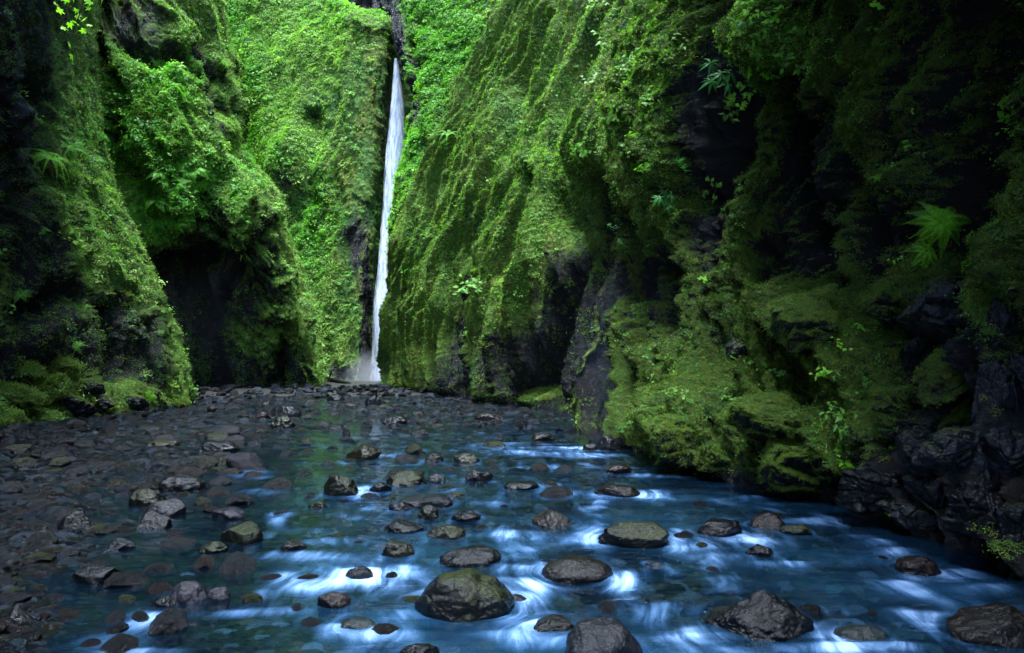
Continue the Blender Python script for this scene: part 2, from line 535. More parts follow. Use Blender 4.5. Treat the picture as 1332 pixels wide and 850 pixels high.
# --- near right wall joined to the long bright ridge further up the gorge
R_prof = [  # unseen upper rows lean out, shaped to shade the near wall and foreground
    prow([(540, 500, 46), (535, 440, 46), (545, 370, 45.5), (562, 280, 45), (605, 165, 44), (672, 40, 43), (740, -110, 42)], [(6, 40, 34), (8, 40, 38)]),
    prow([(518, 507, 41), (515, 440, 40.5), (524, 375, 39.5), (543, 285, 38.5), (583, 172, 37.5), (652, 45, 36.5), (722, -110, 35)], [(5, 34, 31), (8, 34, 35)]),
    prow([(545, 511, 37), (540, 450, 36.6), (550, 385, 36), (578, 290, 35), (618, 178, 34.3), (684, 45, 33.5), (750, -110, 32)], [(5, 31, 28), (8, 31, 32)]),
    prow([(600, 517, 32), (594, 455, 31.8), (600, 390, 31.5), (625, 295, 31), (665, 180, 30.5), (725, 45, 30), (790, -110, 29)], [(5, 28, 26), (8, 28, 30)]),
    prow([(690, 531, 24), (685, 470, 23.8), (690, 400, 23.6), (705, 305, 23.5), (738, 185, 23.5), (790, 48, 23.3), (850, -110, 23)], [(5.5, 22, 21), (8, 22, 25)]),
    prow([(740, 548, 18.5), (738, 480, 18.8), (745, 400, 19), (758, 310, 19.2), (785, 190, 19.3), (830, 50, 19.2), (890, -110, 19)], [(5, 18, 18), (8, 18, 22)]),
    prow([(790, 578, 12.8), (790, 515, 13.4), (795, 420, 14.2), (805, 310, 14.8), (828, 190, 15), (862, 50, 14.8), (910, -110, 14.4)], [(3.0, 13.5, 13), (3.4, 14, 19)]),
    prow([(900, 606, 9.8), (888, 545, 10.4), (878, 440, 11.2), (880, 310, 11.8), (892, 190, 11.9), (905, 50, 11.4), (925, -110, 10.8)], [(2.7, 10.2, 12), (3.4, 10.5, 17)]),
    prow([(965, 637, 7.85), (958, 570, 8.5), (950, 450, 9.6), (952, 320, 10.2), (962, 190, 10.2), (972, 50, 9.8), (975, -110, 9.2)], [(2.6, 8.6, 11), (3.0, 8.8, 16)]),
    prow([(1095, 656, 7.0), (1080, 580, 7.5), (1060, 450, 8.5), (1060, 320, 9.0), (1065, 190, 9.0), (1075, 50, 8.5), (1070, -110, 7.9)], [(2.5, 7.2, 10.5), (2.8, 7.4, 15)]),
    prow([(1195, 692, 5.8), (1175, 610, 6.2), (1160, 480, 6.9), (1165, 330, 7.4), (1175, 190, 7.4), (1180, 50, 7.0), (1170, -110, 6.4)], [(2.4, 5.9, 9.5), (2.6, 6, 14)]),
    prow([(1350, 756, 4.47), (1300, 660, 4.9), (1290, 500, 5.4), (1290, 330, 5.8), (1300, 190, 5.8), (1310, 50, 5.4), (1300, -110, 5.0)], [(2.2, 4.4, 8.4), (2.4, 4.5, 13)]),
    [W(3.4, 2.2, 0), W(3.55, 2.2, 0.7), W(3.8, 2.3, 1.6), W(4.0, 2.4, 2.4), W(4.0, 2.4, 3.4), W(3.8, 2.3, 4.6), W(3.4, 2.2, 6), W(2.6, 2.2, 9), W(2.6, 2.2, 13)],
    [W(3.5, -2, 0), W(3.7, -2, 0.7), W(3.9, -2, 1.6), W(4.1, -2, 2.4), W(4.1, -2, 3.4), W(3.9, -2, 4.6), W(3.4, -2, 6), W(2.6, -2, 9), W(1.6, -2, 12)],
    [W(4.5, -12, 0), W(4.7, -12, 0.7), W(4.9, -12, 1.6), W(5, -12, 2.4), W(5, -12, 3.4), W(5, -12, 4.6), W(5, -12, 6), W(5, -12, 9), W(5, -12, 12)],
]
# resample the depth profiles so that mesh detail follows what is seen
RA = np.array(R_prof, float)


def split_wall(A, a, b):
    return A[a:b + 1]


C_ridge = cliff('cliff_ridge', M['ridge_moss'], split_wall(RA, 0, 6), 620, 560, 3, 1.9, shear=0.40, zs=0.07, warp=0.35, fold=0.95, rough=0.36, f2a=0.8, mrel=0.6, arc=True,
    creases=[([(741, -40), (736, 20), (718, 50), (700, 90), (678, 145), (660, 195)], 9, 2.6),
             ([(690, 230), (676, 300), (668, 360)], 8, 1.2),
             ([(790, 250), (770, 300), (755, 380), (745, 460), (742, 530)], 26, 2.2),
             ([(740, 260), (735, 330), (715, 400), (700, 500)], 10, 1.3),
             ([(700, 110), (660, 180), (632, 250), (612, 330)], 5, 0.9), ([(655, 215), (640, 280), (628, 350)], 5, 0.9), ([(600, 190), (572, 270), (553, 350)], 4, 0.7), ([(800, 60), (770, 130), (740, 200)], 6, 0.8), ([(630, 390), (622, 450), (618, 505)], 8, 1.2), ([(575, 300), (570, 345), (560, 400)], 6, 0.9)],
    moss0=0.62, mossb=[(650, 480, 100, 55, -0.42), (560, 470, 30, 50, -0.2), (765, 420, 50, 130, -0.65), (700, 470, 60, 50, -0.3), (600, 150, 90, 130, 0.35), (700, 190, 110, 140, 0.4), (545, 420, 40, 90, 0.3),
                       (620, 300, 80, 80, 0.3), (700, 490, 9, 26, 0.9), (535, 500, 12, 10, 0.5)],
    tone0=0.1, label='long moss covered basalt ridge right of the waterfall')
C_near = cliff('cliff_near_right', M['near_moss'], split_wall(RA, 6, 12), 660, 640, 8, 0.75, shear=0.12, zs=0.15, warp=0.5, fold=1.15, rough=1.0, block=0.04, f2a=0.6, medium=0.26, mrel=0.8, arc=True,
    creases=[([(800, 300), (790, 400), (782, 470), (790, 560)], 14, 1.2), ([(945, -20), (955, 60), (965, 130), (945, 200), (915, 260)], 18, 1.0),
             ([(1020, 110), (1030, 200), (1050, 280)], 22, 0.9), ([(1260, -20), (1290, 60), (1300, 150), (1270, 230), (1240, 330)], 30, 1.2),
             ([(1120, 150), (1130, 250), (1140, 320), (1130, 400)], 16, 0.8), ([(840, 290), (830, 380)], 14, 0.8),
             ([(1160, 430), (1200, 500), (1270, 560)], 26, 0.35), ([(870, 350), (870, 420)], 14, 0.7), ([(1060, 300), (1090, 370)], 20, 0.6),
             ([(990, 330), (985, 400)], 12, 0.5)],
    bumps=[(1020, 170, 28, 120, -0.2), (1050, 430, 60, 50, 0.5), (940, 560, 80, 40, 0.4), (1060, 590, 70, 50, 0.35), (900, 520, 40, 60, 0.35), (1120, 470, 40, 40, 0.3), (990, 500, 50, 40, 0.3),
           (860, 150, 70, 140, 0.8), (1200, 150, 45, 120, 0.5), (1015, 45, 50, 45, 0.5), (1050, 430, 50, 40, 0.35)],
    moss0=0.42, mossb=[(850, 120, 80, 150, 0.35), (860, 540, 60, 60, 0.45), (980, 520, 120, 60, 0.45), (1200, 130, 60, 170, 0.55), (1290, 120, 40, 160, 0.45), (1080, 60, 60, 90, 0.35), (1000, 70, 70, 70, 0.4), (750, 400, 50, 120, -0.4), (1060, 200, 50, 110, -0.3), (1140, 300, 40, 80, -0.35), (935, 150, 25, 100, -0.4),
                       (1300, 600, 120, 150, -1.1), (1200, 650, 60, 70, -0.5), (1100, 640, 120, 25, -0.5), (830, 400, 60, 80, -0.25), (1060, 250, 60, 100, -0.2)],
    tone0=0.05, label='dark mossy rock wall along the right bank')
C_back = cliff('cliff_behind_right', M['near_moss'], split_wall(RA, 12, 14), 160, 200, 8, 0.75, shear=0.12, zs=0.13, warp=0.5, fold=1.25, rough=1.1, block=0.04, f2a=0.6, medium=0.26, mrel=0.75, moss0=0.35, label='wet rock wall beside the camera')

# --- left side
L1 = [
    [W(-8, -14, 0), W(-8.2, -14, 1), W(-8.4, -14, 2.5), W(-8.4, -14, 4), W(-8.2, -14, 6), W(-8, -14, 9), W(-8, -14, 12), W(-8, -14, 14)],
    [W(-8.5, 0, 0), W(-8.8, 0, 1), W(-9, 0, 2.5), W(-9, 0, 4), W(-8.8, 0, 6), W(-8.5, 0, 9), W(-8.2, 0, 12), W(-8, 0, 15)],
    [W(-10.2, 9, 0), W(-10.6, 9, 1), W(-11, 9, 2.4), W(-10.9, 9, 4), W(-10.6, 9, 5.6), W(-10, 9, 8), W(-9.6, 9, 11), W(-9.6, 9, 17)],
    prow([(-40, 566, 14.2), (-35, 500, 14.7), (-40, 420, 15.4), (-40, 330, 15.4), (-40, 240, 14.9), (-30, 120, 14.3), (-30, 0, 14.0), (-30, -220, 13.5)]),
    prow([(50, 556, 16), (50, 495, 16.6), (45, 420, 17.2), (35, 330, 17.2), (15, 262, 16.6), (48, 180, 15.7), (60, 10, 15.3), (62, -220, 14.8)]),
    prow([(105, 550, 17.6), (105, 492, 18), (100, 420, 18.5), (95, 330, 18.7), (78, 262, 18.6), (66, 190, 19), (78, 10, 20.5), (84, -220, 21)]),
    prow([(160, 543, 19.5), (150, 482, 20), (140, 410, 20), (125, 330, 20.2), (108, 255, 20.7), (95, 190, 21.5), (96, 20, 24), (100, -220, 25)]),
    prow([(215, 530, 22.5), (208, 475, 22.6), (196, 405, 22.4), (165, 330, 22.7), (136, 258, 23.5), (118, 190, 25), (112, 30, 28), (115, -200, 29)]),
    prow([(252, 521, 25.5), (238, 468, 25.5), (216, 400, 25.3), (186, 325, 25.8), (152, 250, 27), (135, 180, 29), (125, 40, 32), (125, -180, 33)]),
    prow([(250, 514, 32), (232, 455, 33), (205, 390, 33), (175, 315, 33), (140, 245, 33.5), (120, 180, 34), (115, 40, 36), (115, -180, 37)]),
]
L1A = np.array(L1, float)
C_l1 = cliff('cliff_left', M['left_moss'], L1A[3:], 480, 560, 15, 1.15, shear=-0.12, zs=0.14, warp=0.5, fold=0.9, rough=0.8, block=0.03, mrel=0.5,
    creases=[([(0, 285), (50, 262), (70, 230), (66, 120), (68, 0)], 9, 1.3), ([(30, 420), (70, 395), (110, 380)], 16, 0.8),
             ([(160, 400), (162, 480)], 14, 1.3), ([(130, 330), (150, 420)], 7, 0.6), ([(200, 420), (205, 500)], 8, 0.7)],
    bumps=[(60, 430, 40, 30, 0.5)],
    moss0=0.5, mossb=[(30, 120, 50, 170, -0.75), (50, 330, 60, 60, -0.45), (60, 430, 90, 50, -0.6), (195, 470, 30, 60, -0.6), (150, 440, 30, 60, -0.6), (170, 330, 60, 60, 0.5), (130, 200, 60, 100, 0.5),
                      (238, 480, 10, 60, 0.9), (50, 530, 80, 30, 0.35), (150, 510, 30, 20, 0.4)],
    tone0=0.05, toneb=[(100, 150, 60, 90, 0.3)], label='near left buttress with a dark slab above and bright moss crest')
C_l0 = cliff('cliff_behind_left', M['left_moss'], L1A[:4], 160, 200, 15, 1.15, shear=-0.12, zs=0.14, warp=0.5, fold=0.9, rough=0.8, block=0.03, mrel=0.5, moss0=0.3, label='left gorge wall beside the camera')
L2 = [
    prow([(40, 500, 40), (40, 440, 41), (40, 370, 41), (40, 300, 39), (40, 210, 37), (40, 120, 36), (40, 30, 36), (40, -140, 37)]),
    prow([(150, 503, 43), (150, 440, 44), (150, 370, 43), (140, 290, 37.5), (135, 205, 34.5), (130, 120, 33.5), (125, 30, 34), (120, -140, 35)]),
    prow([(225, 505, 41), (225, 440, 43), (220, 365, 42), (208, 290, 35.5), (196, 205, 33.5), (186, 120, 33.5), (180, 30, 34.5), (178, -140, 36)]),
    prow([(290, 508, 40.5), (280, 440, 40.5), (270, 365, 38.5), (262, 290, 35.5), (246, 205, 34.2), (232, 120, 34.5), (222, 30, 35.5), (215, -140, 37)]),
    prow([(350, 508, 40), (342, 440, 39), (330, 365, 37.6), (310, 285, 36.5), (284, 205, 36.3), (276, 120, 36.5), (258, 30, 37.5), (243, -140, 39)]),
    prow([(401, 506, 41.5), (399, 440, 41), (381, 360, 40), (348, 280, 39.5), (306, 200, 39.5), (308, 120, 39.5), (284, 30, 40.3), (262, -140, 41)]),
    prow([(412, 501, 48), (407, 432, 48), (386, 352, 48), (350, 272, 48), (306, 190, 48), (306, 110, 48), (282, 22, 48), (260, -140, 49)]),
]
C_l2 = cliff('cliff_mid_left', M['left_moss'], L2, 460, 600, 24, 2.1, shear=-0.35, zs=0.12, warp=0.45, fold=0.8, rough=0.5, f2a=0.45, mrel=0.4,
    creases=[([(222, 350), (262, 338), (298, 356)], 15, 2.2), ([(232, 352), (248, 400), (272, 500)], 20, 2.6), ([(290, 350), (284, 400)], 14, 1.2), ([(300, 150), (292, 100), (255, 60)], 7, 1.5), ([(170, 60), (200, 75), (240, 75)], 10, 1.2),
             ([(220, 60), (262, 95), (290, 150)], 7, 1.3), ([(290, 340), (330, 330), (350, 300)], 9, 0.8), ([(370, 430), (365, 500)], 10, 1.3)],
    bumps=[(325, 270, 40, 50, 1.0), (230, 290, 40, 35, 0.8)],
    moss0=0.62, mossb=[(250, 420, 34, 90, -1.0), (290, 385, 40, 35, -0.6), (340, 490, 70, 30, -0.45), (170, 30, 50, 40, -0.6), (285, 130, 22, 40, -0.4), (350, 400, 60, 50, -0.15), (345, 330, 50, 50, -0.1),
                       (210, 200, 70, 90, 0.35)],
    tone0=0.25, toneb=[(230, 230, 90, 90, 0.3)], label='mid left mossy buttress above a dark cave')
L3 = [
    prow([(180, 497, 62), (180, 430, 62), (180, 350, 62), (180, 270, 62), (180, 180, 62), (180, 90, 62), (180, 40, 63), (180, -20, 64), (180, -140, 66)]),
    prow([(300, 497, 58), (300, 430, 59), (300, 350, 60), (295, 270, 60), (290, 180, 60), (288, 90, 60), (286, 40, 61), (285, -20, 62), (280, -140, 66)]),
    prow([(365, 497, 55), (362, 430, 56), (360, 350, 57), (352, 270, 57.5), (345, 180, 58), (345, 90, 59), (348, 40, 60), (350, -20, 61), (350, -140, 65)]),
    prow([(415, 497, 53), (413, 430, 54), (410, 350, 55), (405, 270, 56), (402, 180, 57), (402, 90, 58), (405, 40, 59), (408, -20, 61), (410, -140, 65)]),
    prow([(452, 498, 52), (450, 430, 52.6), (450, 350, 53.2), (450, 270, 54), (450, 180, 54.6), (450, 90, 55.2), (450, 40, 56), (450, 12, 57), (448, -6, 66)]),
    prow([(478, 498, 52.5), (478, 430, 53), (480, 350, 53.4), (482, 270, 54), (486, 180, 54.6), (488, 90, 55.2), (488, 50, 56), (488, 26, 57), (488, 12, 66)]),
    prow([(487, 498, 55.5), (490, 430, 56), (494, 350, 56.2), (499, 270, 56.6), (505, 180, 57.4), (510, 90, 58), (511, 55, 58.4), (511, 32, 59), (510, 22, 66)]),
    prow([(500, 497, 60), (503, 430, 60.4), (506, 350, 60.8), (510, 270, 61), (516, 180, 61.5), (520, 92, 62), (521, 60, 62), (521, 50, 62.4), (521, 40, 66)]),
    prow([(540, 497, 60.5), (540, 430, 60.8), (540, 350, 61), (545, 270, 61.5), (550, 180, 62), (555, 92, 62.5), (555, 60, 62.5), (555, 50, 63), (555, 40, 66)]),
]
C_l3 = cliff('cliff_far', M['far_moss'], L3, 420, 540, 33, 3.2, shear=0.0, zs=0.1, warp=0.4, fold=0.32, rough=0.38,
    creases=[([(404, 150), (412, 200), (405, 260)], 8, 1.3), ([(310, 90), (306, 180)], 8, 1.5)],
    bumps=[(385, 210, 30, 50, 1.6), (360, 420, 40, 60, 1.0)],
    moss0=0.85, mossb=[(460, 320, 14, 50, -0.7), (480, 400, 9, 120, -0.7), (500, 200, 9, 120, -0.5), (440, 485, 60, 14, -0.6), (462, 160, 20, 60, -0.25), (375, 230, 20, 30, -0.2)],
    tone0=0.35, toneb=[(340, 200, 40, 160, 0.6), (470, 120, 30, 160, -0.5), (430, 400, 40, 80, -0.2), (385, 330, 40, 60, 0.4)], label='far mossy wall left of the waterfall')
R3 = [
    prow([(545, 500, 60), (545, 440, 60), (545, 385, 60), (545, 330, 60), (550, 262, 60), (555, 180, 60), (550, 100, 61), (545, 40, 62), (540, -80, 63)]),
    prow([(516, 500, 53), (514, 440, 53), (518, 385, 53.5), (512, 330, 53.5), (520, 262, 54), (536, 180, 54.5), (534, 110, 55.5), (524, 50, 57), (516, -80, 60)]),
    prow([(517, 502, 47), (514, 440, 47), (521, 380, 47.5), (508, 335, 47.5), (510, 268, 48), (530, 180, 49), (528, 115, 50), (512, 50, 52), (503, -80, 55)]),
    prow([(530, 505, 44.5), (526, 440, 44.5), (530, 375, 44.5), (528, 330, 44.5), (538, 262, 45), (552, 180, 46), (548, 110, 48), (538, 50, 50), (530, -80, 53)]),
    prow([(590, 508, 43), (590, 440, 43), (590, 375, 43.2), (590, 330, 43.5), (595, 262, 44), (602, 180, 45), (598, 110, 46.5), (590, 50, 48), (585, -80, 51)]),
    prow([(690, 508, 43), (690, 440, 43), (690, 375, 43), (690, 330, 43), (690, 262, 43), (690, 180, 43.5), (690, 110, 44), (690, 50, 45), (690, -80, 47)]),
]
C_r3 = cliff('cliff_far_right', M['far_moss'], R3, 360, 500, 41, 1.2, shear=0.25, fold=0.6, rough=1.0,
    creases=[([(538, 60), (533, 130), (545, 200)], 5, 1.2), ([(640, 60), (615, 110), (590, 160), (560, 220)], 14, 1.6)],
    moss0=0.85, mossb=[(512, 60, 16, 90, -0.9), (530, 140, 12, 40, -0.4), (510, 350, 14, 60, -0.3), (600, 130, 30, 40, -0.3)],
    tone0=0.45, toneb=[(580, 80, 60, 90, 0.5)], label='far right mossy wall overlapping the waterfall')
BK = [[P(x, y, 74) for y in (500, 330, 170, 60, -60, -200)] for x in (380, 440, 500, 560, 640)]
C_bk = cliff('cliff_upper', M['far_moss'], BK, 120, 160, 51, 3.0, fold=0.6, moss0=0.1, label='dark upper gorge seen above the waterfall lip')
# far ends above and outside the view, so that the gorge closes from other sides too
C_b1 = cliff('cliff_plateau_left', M['left_moss'], [[W(-60, y, 30), W(-34, y, 30), W(-24, y, 27)] for y in (20, 45, 80)], 60, 60, 61, 3.0, fold=0.3, moss0=0.6, label='wooded plateau above the left wall')

# ------------------------------------------------------------------ riverbed and water


def shore(x, y):
    """0 mid-channel .. 1 on the left bank"""
    k = -x / np.maximum(y, 1.0)
    lim = np.interp(y, [0, 3.3, 5, 8, 12, 16, 22, 30, 60], [0.8, 0.74, 0.76, 0.78, 0.78, 0.66, 0.54, 0.46, 0.44])
    return sstep(-0.20, 0.22, k - lim)


def bed_z(x, y):
    p = np.stack([x, y, np.zeros_like(x)], 1)
    z = -0.20 + 0.08 * fbm(p * 0.9, 3, 70) + 0.03 * fbm(p * 4, 2, 71)
    k = -x / np.maximum(y, 1.0)
    l0 = np.interp(y, [0, 3.3, 4, 5.6, 8.7, 15, 22, 30], [.64, .62, .62, .47, .45, .53, .48, .46])
    z += 0.05 * sstep(6, 12, y) + 0.07 * sstep(-0.10, 0.10, k - l0) + 0.12 * shore(x, y) + 0.04 * sstep(-0.5, 0.1, k)
    z += 0.30 * sstep(30, 38, y + 1.5 * perlin(p * 0.3, 72)) + 0.25 * sstep(42, 54, y)
    return z


def ygrid(n):
    a = -14 + np.linspace(0, 1, n // 10) ** 0.7 * 16.2
    b = 2.2 * (64 / 2.2) ** np.linspace(0, 1, n - n // 10 + 1)[1:]
    return np.concatenate([a, b])


def sheet(ny, nx):
    Y = ygrid(ny)
    u = np.linspace(0, 1, nx)
    yy = np.maximum(Y, 1.5)
    xl = -np.maximum(11.5, 0.80 * yy) * 1.02
    xr = np.maximum(6.5, 0.42 * yy)
    X = xl[:, None] + (xr - xl)[:, None] * u[None]
    YY = np.repeat(Y[:, None], nx, 1)
    idx = np.arange(len(Y) * nx).reshape(len(Y), nx)
    fc = np.stack([idx[:-1, :-1].ravel(), idx[:-1, 1:].ravel(), idx[1:, 1:].ravel(), idx[1:, :-1].ravel()], 1)
    return X.ravel(), YY.ravel(), fc


bx, by, bf = sheet(420, 420)
bed = mesh_obj('riverbed', np.stack([bx, by, bed_z(bx, by)], 1), bf, M['bed'])
tag(bed, 'gravel riverbed and left bank', None, None, 'structure')
gv = np.array([[-90, -60, -0.9], [60, -60, -0.9], [60, 110, -0.9], [-90, 110, -0.9]], float)
tag(mesh_obj('ground', gv, np.array([[0, 1, 2, 3]]), M['bed']), 'ground below the gorge', None, None, 'structure')

# ------------------------------------------------------------------ rocks
_ico = {}


def ico(n):
    if n not in _ico:
        bm = bmesh.new()
        bmesh.ops.create_icosphere(bm, subdivisions=n, radius=1.0)
        v = np.array([q.co[:] for q in bm.verts]); f = np.array([[q.index for q in g.verts] for g in bm.faces])
        bm.free()
        _ico[n] = (v, f)
    return _ico[n]


def rock_shape(seed, sub=5, cuts=7, cutd=0.72, amp=0.12, fine=0.03, crack=0.0):
    v, f = ico(sub)
    rg = np.random.default_rng(seed)
    v = v * (1 + 0.20 * fbm(v * 1.1 + seed, 2, seed)[:, None])
    for _ in range(cuts):
        n = rg.normal(size=3); n /= np.linalg.norm(n)
        d = cutd * rg.uniform(0.85, 1.25)
        h = np.maximum(v @ n - d, 0)
        v = v - n * (h * 0.9)[:, None]
    v = v * (1 + amp * fbm(v * 2.6 + seed, 4, seed + 3)[:, None] + fine * ridged(v * 7 + seed, 3, seed + 4)[:, None])
    if crack:
        sd_ = rg.normal(size=(26, 3)); sd_ /= np.linalg.norm(sd_, axis=1)[:, None]
        un = v / np.linalg.norm(v, axis=1)[:, None] + 0.12 * np.stack([fbm(v * 2, 2, seed + 50 + k) for k in range(3)], 1)
        dt = un @ sd_.T
        o2 = np.sort(dt, axis=1)
        near = dt.argmax(1)
        v = v * (1 + crack * rg.uniform(-1, 1, 26)[near] + crack * 0.9 * (dt.max(1) - 0.85) * rg.uniform(-3, 3, 26)[near] - crack * 1.2 * np.exp(-((o2[:, -1] - o2[:, -2]) / 0.025) ** 2))[:, None]
    e = v.max(0) - v.min(0)
    v = (v - (v.max(0) + v.min(0)) / 2) / e * 2
    return v, f


ROCKS = []   # x, y, halfwidth, strength of the wake


def key_rock(name, pl, pr, pt, pw, mat, seed, label, cuts=7, cutd=0.72, amp=0.12, fine=0.03, sub=5, depth=0.8, lift=0.0, rot=None, group=None, wake=1.0, pts=None, cat='rock'):
    x0, Y = ground((pl + pr) / 2, pw)
    wd = (pr - pl) / F * Y
    Yc = Y + wd * depth * 0.38
    x0 = ((pl + pr) / 2 - CX) / F * Yc
    top = CH + (HY - pt) / F * Yc
    bz = -0.22
    v, f = rock_shape(seed, sub, cuts, cutd, amp, fine)
    if rot: 
        c, s = math.cos(rot), math.sin(rot)
        v = v @ np.array([[c, s, 0], [-s, c, 0], [0, 0, 1]])
        v /= np.abs(v).max(0)
    if pts:       # shape the skyline: (position -1..1, height 0..1)
        prof = np.interp(v[:, 0], [p[0] for p in pts], [p[1] for p in pts])
        up = v[:, 2] > 0
        v[up, 2] *= prof[up]
    tz = max(top, 0.02)
    sz = np.where(v[:, 2] > 0, tz, -bz + 0.0)
    co = np.stack([v[:, 0] * wd / 2 * Yc / Y, v[:, 1] * wd * depth / 2, v[:, 2] * sz + lift], 1)
    o = mesh_obj(name, co, f, M[mat])
    o.location = (x0, Yc, 0)
    tag(o, label, cat, group)
    if wake: ROCKS.append((x0, Y, wd / 2, wake))
    return o


